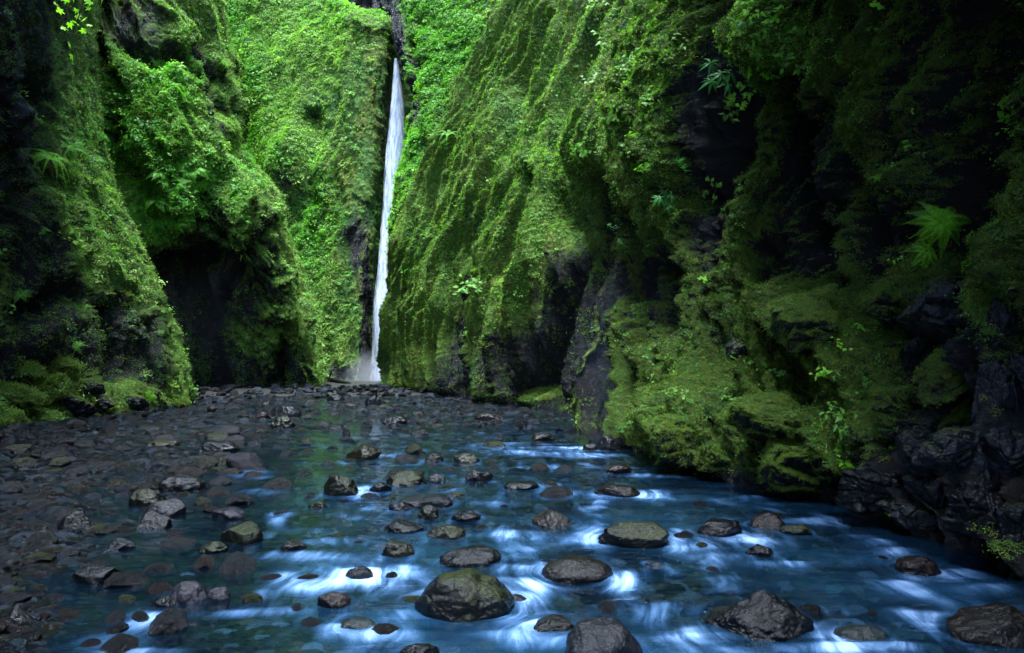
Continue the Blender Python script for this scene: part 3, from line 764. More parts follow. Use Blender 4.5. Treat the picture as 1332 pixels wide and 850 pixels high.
K = [
    ('boulder', 540, 672, 738, 806, 'rk_green', 101, 'large rounded boulder with green algae in the centre foreground', dict(cuts=4, cutd=0.86, amp=0.08, sub=6, depth=0.9, pts=[(-1, .75), (-.5, 1), (.1, 1.0), (.32, .82), (.6, .86), (1, .7)])),
    ('boulder', 735, 838, 806, 868, 'rk_grey', 102, 'pale grey wrinkled boulder at the bottom edge right of centre', dict(cuts=3, cutd=0.9, amp=0.06, sub=6, depth=0.9)),
    ('boulder', 920, 1062, 765, 832, 'rk_dark', 103, 'craggy triangular black boulder in the right foreground', dict(cuts=9, cutd=0.75, amp=0.2, fine=0.07, sub=6, depth=0.8, pts=[(-1, .25), (-.5, .6), (0, .95), (.25, 1), (.6, .75), (1, .3)])),
    ('boulder', 778, 872, 680, 712, 'rk_green', 104, 'blocky flat topped dark boulder right of centre', dict(cuts=10, cutd=0.62, amp=0.05, fine=0.04, sub=6, depth=0.6)),
    ('boulder', 703, 797, 724, 756, 'rk_brown', 105, 'smooth brown domed boulder between the large boulder and the blocky one', dict(cuts=3, cutd=0.95, amp=0.05)),
    ('rock', 692, 750, 664, 685, 'rk_brown', 106, 'tan stone with a slanting top upstream of the brown dome', dict(cuts=6)),
    ('rock', 518, 590, 643, 661, 'rk_grey', 107, 'long low grey stone in mid stream', dict(cuts=3, depth=0.6)),
    ('rock', 505, 535, 652, 665, 'rk_grey', 108, 'small grey stone at the left tip of the long low stone', {}),
    ('rock', 572, 652, 711, 737, 'rk_dark', 109, 'black stone with water breaking over it behind the large boulder', dict(cuts=4)),
    ('rock', 496, 540, 703, 725, 'rk_olive', 110, 'small round algae green stone left of the black one', dict(cuts=2)),
    ('rock', 555, 606, 683, 702, 'rk_olive', 111, 'olive brown rounded stone in mid stream', dict(cuts=3)),
    ('rock', 500, 552, 677, 694, 'rk_dark', 112, 'dark wet stone left of the olive brown stone', dict()),
    ('rock', 544, 571, 657, 676, 'rk_green', 113, 'small dark upright stone in front of the long low stone', dict()),
    ('rock', 585, 626, 664, 679, 'rk_dark', 114, 'dark domed stone right of the small upright stone', dict()),
    ('rock', 419, 467, 617, 645, 'rk_green', 115, 'dark square mossy stone left of mid stream', dict(cuts=9, cutd=0.65)),
    ('rock', 480, 510, 627, 641, 'rk_dark', 116, 'small black stone right of the square mossy stone', {}),
    ('rock', 502, 556, 612, 632, 'rk_green', 117, 'dark humped stone with a green tinge in mid stream', {}),
    ('rock', 553, 580, 616, 628, 'rk_grey', 118, 'grey stone touching the dark humped stone', {}),
    ('rock', 604, 642, 611, 625, 'rk_dark', 119, 'black sloping stone right of the dark humped stone', {}),
    ('rock', 654, 702, 626, 637, 'rk_dark', 120, 'flat dark stone right of the black sloping stone', {}),
    ('rock', 550, 578, 590, 601, 'rk_brown', 121, 'flat brown stone upstream in mid channel', {}),
    ('rock', 590, 624, 589, 602, 'rk_green', 122, 'peaked dark stone upstream with green top', {}),
    ('rock', 450, 496, 577, 597, 'rk_olive', 123, 'pale mossy stones lump at left of mid channel', {}),
    ('rock', 783, 822, 603, 616, 'rk_red', 124, 'reddish flat stone near the right wall', {}),
    ('rock', 773, 835, 630, 647, 'rk_brown', 125, 'broad brown stone breaking the flow near the right bank', dict(cuts=3)),
    ('rock', 905, 965, 676, 698, 'rk_dark', 126, 'dark stone washed by foam right of the blocky boulder', dict(cuts=4)),
    ('rock', 975, 1022, 667, 689, 'rk_red', 127, 'brown stone with foam on its right end near the right bank', dict(cuts=4)),
    ('rock', 1012, 1056, 681, 696, 'rk_green', 128, 'small smooth black stone beside the foam capped one', dict(cuts=3)),
    ('rock', 970, 1008, 709, 725, 'rk_dark', 129, 'small dark stone above the craggy triangular boulder', {}),
    ('rock', 1168, 1222, 724, 748, 'rk_red', 130, 'reddish domed stone below the right bank', dict(cuts=3)),
    ('boulder', 1236, 1345, 789, 842, 'rk_brown', 131, 'broad low brown boulder in the bottom right corner', dict(cuts=4, sub=6)),
    ('rock', 1082, 1158, 806, 836, 'rk_teal', 132, 'blue grey stone under shallow water left of the corner boulder', dict(cuts=3, lift=-0.03)),
    ('rock', 207, 268, 616, 639, 'rk_dark', 133, 'black domed stone on the left side', dict(cuts=4)),
    ('rock', 170, 216, 635, 659, 'rk_green', 134, 'dark angular stone with moss edge left of the black dome', dict(cuts=8)),
    ('rock', 190, 242, 648, 672, 'rk_grey', 135, 'grey angular stone behind the wedge on the left', dict(cuts=9)),
    ('rock', 177, 226, 664, 687, 'rk_dark', 136, 'black wedge shaped stone on the left', dict(cuts=9, cutd=.65)),
    ('rock', 286, 342, 682, 708, 'rk_green', 137, 'flat topped green stone left of the rapids', dict(cuts=10, cutd=0.62)),
    ('rock', 258, 296, 704, 720, 'rk_green', 138, 'low dark stone in front of the flat green stone', {}),
    ('rock', 275, 320, 660, 676, 'rk_purple', 139, 'smooth pale purple stone on the left', dict(cuts=2)),
    ('rock', 97, 155, 736, 760, 'rk_dark', 140, 'craggy black stone on the left bank edge', dict(cuts=9, fine=.06)),
    ('rock', -4, 48, 785, 819, 'rk_dark', 141, 'black pointed stone in the bottom left corner', dict(cuts=9, pts=[(-1, .5), (.1, 1), (1, .3)])),
    ('rock', 222, 272, 756, 785, 'rk_purple', 142, 'large smooth violet stone under thin water in the left foreground', dict(cuts=2)),
    ('rock', 272, 300, 764, 782, 'rk_purple', 143, 'small violet stone beside the large smooth violet one', dict(cuts=2)),
    ('rock', 412, 456, 770, 790, 'rk_red', 144, 'red brown domed stone below the white rapid', dict(cuts=3)),
    ('rock', 437, 492, 798, 818, 'rk_teal', 145, 'blue green submerged stone left of the large boulder', dict(cuts=2, lift=-0.02)),
    ('rock', 78, 122, 664, 694, 'rk_dark', 146, 'black knobbly stone on the left gravel', dict(cuts=8)),
    ('rock', 262, 314, 573, 588, 'rk_dark', 147, 'dark low stone in the still water on the left', {}),
    ('rock', 190, 234, 571, 582, 'rk_olive', 148, 'pale olive flat stone in the still water on the left', dict(cuts=3)),
    ('rock', 352, 386, 541, 558, 'rk_green', 149, 'dark square stone far upstream on the left', dict(cuts=9)),
    ('rock', 350, 392, 526, 543, 'rk_grey', 150, 'grey boulder far upstream behind the dark square stone', {}),
    ('rock', 331, 354, 536, 547, 'rk_red', 151, 'small pinkish stone beside the far grey boulder', {}),
    ('rock', 475, 498, 515, 529, 'rk_grey', 152, 'pale grey stone in the water below the waterfall', {}),
    ('rock', 683, 750, 799, 822, 'rk_brown', 153, 'mottled brown stone right of the large boulder', dict(cuts=3, lift=-0.01)),
    ('rock', 515, 572, 838, 862, 'rk_dark', 154, 'dark stone cut by the bottom edge below the large boulder', {}),
    ('rock', 775, 806, 566, 586, 'rk_grey', 155, 'grey angular stone against the foot of the right wall', dict(cuts=9)),
    ('rock', 758, 778, 577, 586, 'rk_dark', 156, 'small black stone next to the angular stone by the right wall', {}),
    ('rock', 690, 722, 562, 573, 'rk_brown', 157, 'brown flat stone upstream near the right wall', {}),
    ('rock', 617, 655, 536, 546, 'rk_red', 158, 'reddish stone far upstream right of centre', {}),
    ('rock', 497, 530, 541, 553, 'rk_dark', 159, 'dark stone far upstream in mid channel', {}),
    ('rock', 445, 456, 555, 568, 'rk_grey', 160, 'small upright grey stone in mid channel', {}),
    ('rock', 838, 866, 725, 738, 'rk_grey', 161, 'submerged grey slab right of the brown dome', dict(lift=-0.03, cuts=9)),
    ('rock', 580, 606, 638, 648, 'rk_olive', 162, 'low olive stone upstream of the dark domed stone', dict(lift=-0.02)),
    ('rock', 400, 425, 652, 662, 'rk_olive', 163, 'low olive stone left of the long low grey stone', dict()),
    ('rock', 365, 400, 700, 716, 'rk_brown', 164, 'brown stone under the upper foam band', dict(lift=-0.02)),
    ('rock', 450, 486, 737, 752, 'rk_dark', 165, 'black stone under the brightest white rapid', dict()),
    ('rock', 655, 688, 765, 782, 'rk_dark', 166, 'dark stone at the right foot of the large boulder', dict(lift=-0.03)),
    ('rock', 200, 232, 775, 790, 'rk_dark', 167, 'dark stone left of the large smooth violet stone', dict()),
    ('rock', 40, 75, 690, 706, 'rk_grey', 168, 'grey flat stone on the left gravel edge', dict()),
    ('rock', 140, 176, 700, 716, 'rk_grey', 169, 'grey low stone in the left shallows', dict()),
]
for i, (nm, a, b, c, d, mt, sd, lb, kw) in enumerate(K):
    key_rock(nm, a, b, c, d, mt, sd, lb, cat='boulder' if nm == 'boulder' else 'rock', **kw)

# fillers: one of each kind, then copies
protos = []
fm = ['rk_dark', 'rk_grey', 'rk_dark', 'rk_brown', 'rk_grey', 'rk_green', 'rk_purple', 'rk_red', 'rk_dark', 'rk_olive', 'rk_grey', 'rk_dark']
fdesc = ['small black angular stone', 'small grey rounded stone', 'small black craggy stone', 'small brown stone', 'small grey slab like stone', 'small algae tinted stone', 'small violet grey stone', 'small reddish stone', 'small dark flat stone', 'small olive stone', 'small grey blocky stone', 'small black rounded stone']
for k in range(12):
    v, f = rock_shape(300 + k, 4, random.choice([3, 6, 9]), random.uniform(0.65, 0.85), 0.14, 0.04)
    protos.append(mesh_obj('stone', v * [1, 1, 1], f, M[fm[k]], link=False))
placed = [(r[0], r[1], r[2]) for r in ROCKS]


def wherelab(px, py):
    if py < 560: return 'in the far shallows below the waterfall', 'stones in the far shallows'
    if px < 330: 
        return ('lying on the left gravel bank', 'stones on the left gravel bank') if py > 640 else ('in the still shallows by the left bank', 'stones in the left shallows')
    if px < 620: return 'in the middle of the stream', 'stones in mid stream'
    return 'in the fast water towards the right bank', 'stones in the right channel'


nfill, tries = 0, 0
while nfill < 218 and tries < 9000:
    tries += 1
    r = random.random()
    if r < 0.66:
        px, py = random.uniform(-20, 330), 556 + 290 * random.random() ** 1.25
        if px > 330 - (py - 556) * 0.35 and random.random() < 0.8: continue
        s = random.uniform(0.05, 0.14)
    elif r < 0.90:
        px, py = random.uniform(260, 760), 517 + 130 * random.random() ** 1.3
        s = random.uniform(0.06, 0.17)
    else:
        px, py = random.uniform(330, 1150), random.uniform(640, 830)
        s = random.uniform(0.04, 0.09)
    x, y = ground(px, py)
    if y > 30: continue
    s *= (0.85 + y / 20)
    # keep clear of the right wall and other stones
    xr = np.interp(y, [4.5, 5.8, 7, 7.9, 9.8, 12.8, 18.5, 24, 41], [3.3, 3.3, 3.2, 2.5, 2.4, 1.5, 1.2, .4, -8])
    if x > xr - s - 0.1: continue
    if any((x - a) ** 2 + ((y - b) * 0.8) ** 2 < (s + c) ** 2 * 0.8 for a, b, c in placed): continue
    k = random.randrange(12)
    o = protos[k].copy()
    COL.objects.link(o)
    bz = float(bed_z(np.array([x]), np.array([y]))[0])
    asp = random.uniform(0.45, 0.8)
    hz = s * asp
    z = max(bz + (0.03 if px < 330 else 0), -hz * 0.6) + hz * (random.uniform(0.3, 0.7) if px < 330 else random.uniform(0.05, 0.5))
    o.location = (x, y, z)
    o.scale = (s * random.uniform(0.85, 1.25), s * random.uniform(0.7, 1.0), hz)
    o.rotation_euler = (random.uniform(-.25, .25), random.uniform(-.25, .25), random.uniform(0, 6.28))
    wl, gl = wherelab(px, py)
    tag(o, fdesc[k] + ' ' + wl, 'rock', gl)
    placed.append((x, y, s))
    if px > 330: ROCKS.append((x, y - s * .5, s, 0.5))
    nfill += 1


def hit(px, py, rad=3.0):
    best = None
    for C in CL:
        m = np.nonzero((np.abs(C['px'] - px) < rad) & (np.abs(C['py'] - py) < rad) & (C['v'][:, 1] > 2))[0]
        if len(m):
            j = m[np.argmin(C['v'][m, 1])]
            if best is None or C['v'][j, 1] < best[0][1]:
                best = (C['v'][j], C['n'][j])
    return best


def boulder_at(px, py, Y, wpx, hpx, mat, seed, label, depth=0.8, cuts=14, cutd=0.56, tilt=0.0, group=None, fine=0.05):
    v, f = rock_shape(seed, 6, cuts, cutd, 0.10, fine, 0.10)
    w, h = wpx / F * Y, hpx / F * Y
    o = mesh_obj('boulder', v * [w / 2, w * depth / 2, h / 2], f, M[mat])
    h = hit(px, py, 5)
    if h is not None and abs(h[0][1] - Y) < 3:
        Y = h[0][1] + w * 0.12
        w, h2 = wpx / F * Y, hpx / F * Y
    o.location = P(px, py, Y)
    o.rotation_euler = (0, tilt, random.uniform(-.3, .3))
    tag(o, label, 'boulder', group)
    return o


RB = [
    (1200, 590, 5.7, 60, 70, 'rk_blue', 'upright split blue rock left of the shiny cracked one', .1),
    (1270, 610, 5.1, 70, 80, 'rk_blue', 'blue rock wedged between the cracked rock and the right edge', -.1),
    (1180, 668, 5.8, 70, 40, 'rk_blue', 'low blue ledge dipping into the water at the right', .2),
    (1330, 690, 4.5, 90, 90, 'rk_blue', 'big blue rock at the waterline on the right edge', .1),
    (1310, 430, 5.2, 60, 90, 'rk_blue', 'tall shadowed rock above the rounded grey ones at the right edge', .1),
    (1235, 405, 6.0, 120, 95, 'rk_blue', 'large blue grey boulder jutting from the right wall below the bright fern', .05),
    (1188, 470, 5.9, 60, 75, 'rk_blue', 'pale blue pointed rock face left of the mossy block', .3),
    (1243, 495, 5.75, 85, 85, 'rk_moss', 'square mossy block under the large blue grey boulder', 0),
    (1302, 515, 5.1, 58, 95, 'rk_blue', 'tall rounded grey rock at the right edge', .15),
    (1345, 500, 4.9, 60, 110, 'rk_blue', 'second tall grey rock cut off by the right edge', 0),
    (1252, 545, 5.4, 44, 62, 'rk_moss', 'narrow leaning rock with mossy top between block and tall rocks', .35),
    (1205, 555, 5.7, 60, 55, 'rk_blue', 'shiny blue angular rock below the pointed rock', .2),
    (1235, 590, 5.4, 70, 60, 'rk_blue', 'shiny cracked blue rock above the waterline at the right', -.2),
    (1310, 590, 4.9, 80, 70, 'rk_blue', 'dark blue cracked boulder at the right edge above the water', .1),
    (1210, 640, 5.55, 70, 80, 'rk_blue', 'wet blue slab leaning towards the water at the right', .4),
    (1285, 660, 4.95, 110, 80, 'rk_dark', 'dark wet rock mass at the foot of the right wall', .1),
    (1150, 395, 7.0, 60, 60, 'rk_moss', 'dark rounded rock with thin moss left of the jutting boulder', 0),
    (1160, 520, 6.6, 50, 40, 'rk_moss', 'small dark rock wedged above the bright leafy plant', .2),
    (1055, 420, 8.2, 90, 75, 'rk_moss', 'moss capped hump in the middle of the right slope', -.3),
    (958, 455, 9.2, 34, 28, 'rk_blue', 'small bare grey knob on the right slope', 0),
    (1000, 545, 8.3, 110, 60, 'rk_moss', 'broad mossy boulder above the right waterline', .15),
    (1050, 610, 7.3, 130, 75, 'rk_moss', 'low mossy rock shelf at the right waterline', .1),
    (885, 575, 10.2, 80, 60, 'rk_moss', 'rounded mossy rock at the far end of the right bank', .1),
    (940, 600, 8.9, 60, 36, 'rk_moss', 'small mossy rock at the right waterline beside the shelf', .1),
    (1140, 640, 6.5, 90, 60, 'rk_dark', 'dark wet ledge below the bright leafy plant', .2),
]
for i, (px, py, Y, w, h, mt, lb, tl) in enumerate(RB):
    boulder_at(px, py, Y, w, h, mt, 500 + i, lb, tilt=tl)
LB = [
    (20, 520, 14.3, 60, 45, 'grey mossy boulder at the left edge of the frame'), (62, 505, 15.3, 48, 36, 'mossy boulder at the foot of the left slab'), (100, 530, 15.8, 50, 34, 'flat mossy boulder at the left waterline'),
    (55, 548, 14.4, 60, 34, 'low yellow mossy rock above the left waterline'), (8, 552, 13.6, 54, 36, 'yellow mossy rock in the left corner of the bank'), (135, 525, 17.2, 34, 30, 'dark round boulder below the left overhang'),
    (150, 545, 17.3, 28, 22, 'round dark stone at the end of the left bank'), (85, 480, 16.6, 36, 30, 'small grey boulder under the left ledge'), (178, 524, 20.2, 30, 22, 'grey boulder under the dark hollow on the left'),
    (38, 485, 15.4, 30, 26, 'small mossy boulder between ledge and left edge'), (235, 528, 23.5, 22, 18, 'small bluish boulder at the foot of the green rib'), (120, 505, 17.2, 30, 24, 'small fractured boulder beside the dark hollow'),
]
for i, (px, py, Y, w, h, lb) in enumerate(LB):
    boulder_at(px, py, Y, w, h, ['rk_moss', 'rk_moss', 'rk_blue'][i % 3], 540 + i, lb)

# ------------------------------------------------------------------ scatter by geometry nodes (stuff)
PROTO = bpy.data.collections.new('scatter_kinds')
_scol = {}


def proto_col(key, objs):
    c = bpy.data.collections.new('kinds_' + key)
    for i, o in enumerate(objs):
        c.objects.link(o)
    _scol[key] = c
    return c


def scatter(name, pts, rot, scl, pick, tint, key, label):
    me = bpy.data.meshes.new(name)
    me.vertices.add(len(pts))
    me.vertices.foreach_set('co', pts.astype(np.float32).ravel())
    o = bpy.data.objects.new(name, me)
    COL.objects.link(o)
    attr(o, 'rot', rot, 'FLOAT_VECTOR'); attr(o, 'scl', scl); attr(o, 'pick', pick, 'INT'); attr(o, 'tint', tint)
    ng = bpy.data.node_groups.new(name, 'GeometryNodeTree')
    ng.interface.new_socket('Geometry', in_out='INPUT', socket_type='NodeSocketGeometry')
    ng.interface.new_socket('Geometry', in_out='OUTPUT', socket_type='NodeSocketGeometry')
    N = ng.nodes
    gi, go = N.new('NodeGroupInput'), N.new('NodeGroupOutput')
    ci = N.new('GeometryNodeCollectionInfo')
    ci.inputs['Collection'].default_value = _scol[key]
    ci.inputs['Separate Children'].default_value = True
    ci.inputs['Reset Children'].default_value = True
    ip = N.new('GeometryNodeInstanceOnPoints')
    ip.inputs['Pick Instance'].default_value = True

    def na(n, typ):
        a = N.new('GeometryNodeInputNamedAttribute'); a.data_type = typ
        a.inputs['Name'].default_value = n
        return a.outputs['Attribute']
    L = ng.links.new
    L(gi.outputs[0], ip.inputs['Points']); L(ci.outputs[0], ip.inputs['Instance'])
    e2r = N.new('FunctionNodeEulerToRotation')
    L(na('rot', 'FLOAT_VECTOR'), e2r.inputs[0]); L(e2r.outputs[0], ip.inputs['Rotation'])
    L(na('scl', 'FLOAT'), ip.inputs['Scale']); L(na('pick', 'INT'), ip.inputs['Instance Index'])
    L(ip.outputs[0], go.inputs[0])
    md = o.modifiers.new('scatter', 'NODES'); md.node_group = ng
    tag(o, label, None, None, 'stuff')
    return o


def euler_from_z(n, yaw):
    """euler angles (XYZ) that turn +Z towards n, after a random yaw about it"""
    z = n / (np.linalg.norm(n, axis=1, keepdims=True) + 1e-9)
    a = np.where(np.abs(z[:, 2:3]) < 0.95, np.array([[0, 0, 1.0]]), np.array([[1.0, 0, 0]]))
    x = np.cross(a, z); x /= np.linalg.norm(x, axis=1, keepdims=True)
    y = np.cross(z, x)
    c, s = np.cos(yaw)[:, None], np.sin(yaw)[:, None]
    x2 = x * c + y * s
    y2 = -x * s + y * c
    # matrix columns x2,y2,z ; euler XYZ: R = Rz Ry Rx
    ey = -np.arcsin(np.clip(x2[:, 2], -1, 1))
    ex = np.arctan2(y2[:, 2], z[:, 2])
    ez = np.arctan2(x2[:, 1], x2[:, 0])
    return np.stack([ex, ey, ez], 1)


# little plants
def leaf_poly(d, up, L, wd, base, fold=0.15, pts=1):
    """one pointed leaf: 6 vertices, 4 triangles-ish quads; d direction, up its normal"""
    s = np.cross(d, up); s /= np.linalg.norm(s) + 1e-9
    b = np.array(base, float)
    m = b + d * L * 0.45
    t = b + d * L - up * L * 0.25
    v = [b, m + s * wd / 2 + up * fold * wd, t, m - s * wd / 2 + up * fold * wd, m]
    return v, [(0, 4, 1), (1, 4, 2), (0, 3, 4), (4, 3, 2)]


def merge(parts):
    V, Fc = [], []
    for v, f in parts:
        o = len(V)
        V += list(v)
        Fc += [tuple(i + o for i in q) for q in f]
    return V, Fc


def rnd_dir(rg, zmin, zmax):
    z = rg.uniform(zmin, zmax); a = rg.uniform(0, 2 * math.pi); r = math.sqrt(max(0, 1 - z * z))
    return np.array([r * math.cos(a), r * math.sin(a), z])


def clump(seed, n, L, wd, spread=0.55, hgt=0.35):
    rg = np.random.default_rng(seed)
    ps = []
    for _ in range(n):
        d = rnd_dir(rg, -0.2, 0.8)
        base = np.array([rg.normal() * spread, rg.normal() * spread, rg.uniform(0, hgt)])
        ps.append(leaf_poly(d, np.array([-d[0] * d[2], -d[1] * d[2], 1.0]) * 1.0, L * rg.uniform(.6, 1.2), wd * rg.uniform(.7, 1.2), base))
    return merge(ps)


def tuft(seed, n, L, wd, spread=0.5, droop=0.6):
    rg = np.random.default_rng(seed)
    ps = []
    for _ in range(n):
        d = rnd_dir(rg, 0.2, 0.9)
        b = np.array([rg.normal() * spread, rg.normal() * spread, -0.05])
        l = L * rg.uniform(.5, 1.2)
        s = np.array([-d[1], d[0], 0]); s /= np.linalg.norm(s) + 1e-9
        m = b + d * l * .55
        t = m + (d * [1, 1, 0.2] - np.array([0, 0, droop])) * l * .5
        ps.append(([b - s * wd / 2, b + s * wd / 2, m + s * wd * .4, m - s * wd * .4, t], [(0, 1, 2, 3), (3, 2, 4)]))
    return merge(ps)


def frond(L, wd, n, arch=0.5, droop=0.5, seed=0, pw=0.5):
    """a fern frond along +X, rising along +Z then drooping; pinnae on both sides"""
    rg = np.random.default_rng(seed)
    V, Fc = [], []
    pts = []
    for i in range(n + 1):
        t = i / n
        x = L * t * (1 - 0.12 * droop * t)
        z = L * (arch * t - (arch + droop * 0.6) * t * t)
        pts.append(np.array([x, rg.normal() * 0.004 * L, z]))
    for i in range(n):
        a, b = pts[i], pts[i + 1]
        t = (i + 0.5) / n
        d = b - a; d /= np.linalg.norm(d)
        w = wd * math.sin(math.pi * min(1, (0.12 + t * 0.9)) ** 0.8) * (1 if t > 0.1 else 0.4)
        w = max(w, 0.08 * wd)
        st = L / n * pw
        for s in (-1, 1):
            sd = np.array([d[0] * 0.35, s, d[2] * 0.35 - 0.22 - 0.1 * rg.random()]); sd /= np.linalg.norm(sd)
            o = len(V)
            m = a + sd * w * 0.5
            V += [a, m + d * st, a + sd * w + d * st * .4, m - d * st * .7]
            Fc.append((o, o + 3, o + 2, o + 1) if s > 0 else (o, o + 1, o + 2, o + 3))
        o = len(V)
        r = L * 0.006
        V += [a + [0, r, 0], a - [0, r, 0], b - [0, r, 0], b + [0, r, 0]]
        Fc.append((o, o + 1, o + 2, o + 3))
    return V, Fc


def rotz(V, a, tilt=0.0):
    c, s = math.cos(a), math.sin(a)
    ct, st = math.cos(tilt), math.sin(tilt)
    out = []
    for v in V:
        x, y, z = v[0] * ct - v[2] * st, v[1], v[0] * st + v[2] * ct
        out.append(np.array([x * c - y * s, x * s + y * c, z]))
    return out


def fern_parts(seed, nf=9, n=16, L=1.0, wd=0.22, arch=0.75, droop=0.7):
    rg = np.random.default_rng(seed)
    out = []
    for k in range(nf):
        v, f = frond(L * rg.uniform(.7, 1.1), wd * rg.uniform(.8, 1.1), n, arch * rg.uniform(.7, 1.2), droop * rg.uniform(.7, 1.3), seed * 31 + k)
        out.append((rotz(v, 2 * math.pi * (k + rg.uniform(-.3, .3)) / nf, rg.uniform(-.1, .35)), f))
    return out


def mk(name, vf, mat):
    return mesh_obj(name, vf[0], vf[1], M[mat], smooth=False, link=False)


proto_col('pale', [mk('a_leaf_clump', clump(1, 16, .42, .26), 'leaf_pale'), mk('b_leaf_clump', clump(2, 20, .34, .24), 'leaf_pale'), mk('c_leaf_tuft', tuft(3, 20, .7, .09), 'leaf_pale'), mk('d_leaf_clump', clump(5, 9, .6, .42), 'leaf_fresh')])
proto_col('fresh', [mk('a_fresh_clump', clump(11, 16, .45, .28), 'leaf_fresh'), mk('b_fresh_clump', clump(12, 12, .55, .36), 'leaf_fresh'), mk('c_fern_tuft', merge(fern_parts(4, 6, 9, .9, .24)), 'leaf_fresh'), mk('d_fern_tuft', merge(fern_parts(5, 7, 9, .8, .22)), 'leaf_fresh')])
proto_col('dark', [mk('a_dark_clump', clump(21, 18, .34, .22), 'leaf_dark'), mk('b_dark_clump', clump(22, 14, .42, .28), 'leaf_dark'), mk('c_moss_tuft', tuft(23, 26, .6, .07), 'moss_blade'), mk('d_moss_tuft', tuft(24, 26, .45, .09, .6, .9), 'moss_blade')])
proto_col('moss', [mk('a_moss_tuft', tuft(31, 30, .45, .10, .55, .5), 'moss_blade'), mk('b_moss_tuft', tuft(32, 30, .6, .08, .5, 1.2), 'moss_blade'), mk('c_moss_bud', clump(33, 26, .22, .15, .5, .25), 'moss_blade')])
pb = []
for k in range(6):
    v, f = rock_shape(700 + k, 4, [6, 9, 7, 11, 5, 8][k], 0.66, 0.14, 0.04, 0.05)
    o = mesh_obj('pebble', v * [1, .8, .55], f, M['pebble'], link=False)
    pb.append(o)
proto_col('pebble', pb)
cb = []
for k in range(6):
    v, f = rock_shape(740 + k, 3, [3, 5, 4, 6, 3, 2][k], 0.78, 0.1, 0.0)
    cb.append(mesh_obj('cobble', v * [1, .8, .5], f, M['cobble'], link=False))
proto_col('cobble', cb)


def cover(C, name, key, n, size, thresh, label, seed, npick, up=0.5, blobs=(), toned=0.0, sz_var=0.4, view_only=True, lo=0.0, noise_sc=1.0, noise_amt=0.5):
    """sprinkle plants over a cliff, thicker where the moss is"""
    rg = np.random.default_rng(seed)
    fc, V = C['fc'], C['v']
    a, b, c, d = V[fc[:, 0]], V[fc[:, 1]], V[fc[:, 2]], V[fc[:, 3]]
    area = 0.5 * (np.linalg.norm(np.cross(b - a, c - a), axis=1) + np.linalg.norm(np.cross(c - a, d - a), axis=1))
    ms = C['moss'][fc[:, 0]]
    px, py = C['px'][fc[:, 0]], C['py'][fc[:, 0]]
    nz = C['n'][fc[:, 0], 2]
    w = np.clip((ms - thresh) / 0.35, 0, 1) * (0.35 + 0.65 * sstep(-0.6, 0.25, nz))
    q = V[fc[:, 0]] / C['sc'] * noise_sc
    w = w * np.clip(1 + noise_amt * 3 * fbm(q, 3, seed + 60), 0.02, 3)
    bl = np.zeros(len(fc))
    for x, y, rx, ry, am in blobs:
        bl = bl + am * np.exp(-((px - x) / rx) ** 2 - ((py - y) / ry) ** 2)
    w = np.clip(w * (lo + bl) if blobs else w, 0, None)
    if view_only:
        w = w * ((px > -60) & (px < 1392) & (py > -60) & (py < 900))
    w = w * area * (V[fc[:, 0], 2] > 0.08)
    cdf = np.cumsum(w)
    if cdf[-1] <= 0: return
    i = np.minimum(np.searchsorted(cdf, rg.random(n) * cdf[-1]), len(fc) - 1)
    r1, r2 = rg.random((n, 1)), rg.random((n, 1))
    p = a[i] * (1 - r1) * (1 - r2) + b[i] * r1 * (1 - r2) + c[i] * r1 * r2 + d[i] * (1 - r1) * r2
    nn = C['n'][fc[i, 0]]
    z = nn * (1 - up) + np.array([0, 0, up]) + rg.normal(size=(n, 3)) * 0.2
    sc = size * np.exp(rg.normal(size=n) * sz_var)
    tint = np.clip(0.5 + 0.5 * fbm(p / C['sc'] * 1.5, 2, seed + 5) + rg.normal(size=n) * 0.22 + toned, 0, 1)
    scatter(name, p - nn * (sc * 0.05)[:, None], euler_from_z(z, rg.random(n) * 6.28), sc, rg.integers(0, npick, n), tint, key, label)


cover(C_ridge, 'leaf_cover', 'pale', 125000, 0.064, 0.50, 'pale leafy plants blanketing the ridge', 1, 4, lo=0.35,
      blobs=[(640, 230, 120, 160, 1.0), (760, 130, 110, 150, 1.2), (690, 330, 80, 50, 0.7), (560, 330, 40, 60, 0.5)])
cover(C_ridge, 'moss_cover', 'moss', 70000, 0.085, 0.30, 'moss hanging on the lower ridge', 2, 3, up=0.1)
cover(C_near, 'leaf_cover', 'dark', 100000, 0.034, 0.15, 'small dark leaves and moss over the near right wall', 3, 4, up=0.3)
cover(C_near, 'moss_cover', 'moss', 110000, 0.032, 0.15, 'moss coat of the near right wall', 4, 3, up=0.2)
cover(C_near, 'leaf_cover', 'fresh', 6000, 0.042, 0.35, 'scattered fresh leaves on the near right wall', 25, 4)
cover(C_near, 'leaf_cover', 'pale', 16000, 0.045, 0.35, 'pale leaves on the upper right wall', 5, 4, lo=0.02,
      blobs=[(850, 110, 60, 110, 1.2), (1000, 50, 60, 50, 2.2), (960, 130, 25, 60, 1.0), (880, 230, 40, 60, .5), (1050, 500, 120, 60, .08)])
cover(C_l1, 'leaf_cover', 'pale', 26000, 0.085, 0.45, 'leafy plants on the near left buttress', 6, 4, lo=0.3, blobs=[(150, 300, 60, 90, 1.0), (110, 200, 50, 100, 1.0)])
cover(C_l1, 'moss_cover', 'moss', 40000, 0.075, 0.28, 'moss coat of the near left buttress', 7, 3, up=0.1)
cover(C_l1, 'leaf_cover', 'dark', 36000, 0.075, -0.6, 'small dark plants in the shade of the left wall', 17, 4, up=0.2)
cover(C_l2, 'leaf_cover', 'pale', 60000, 0.10, 0.42, 'small leafy plants over the mid left buttress', 8, 3, lo=0.8, blobs=[(270, 150, 60, 150, .5)])
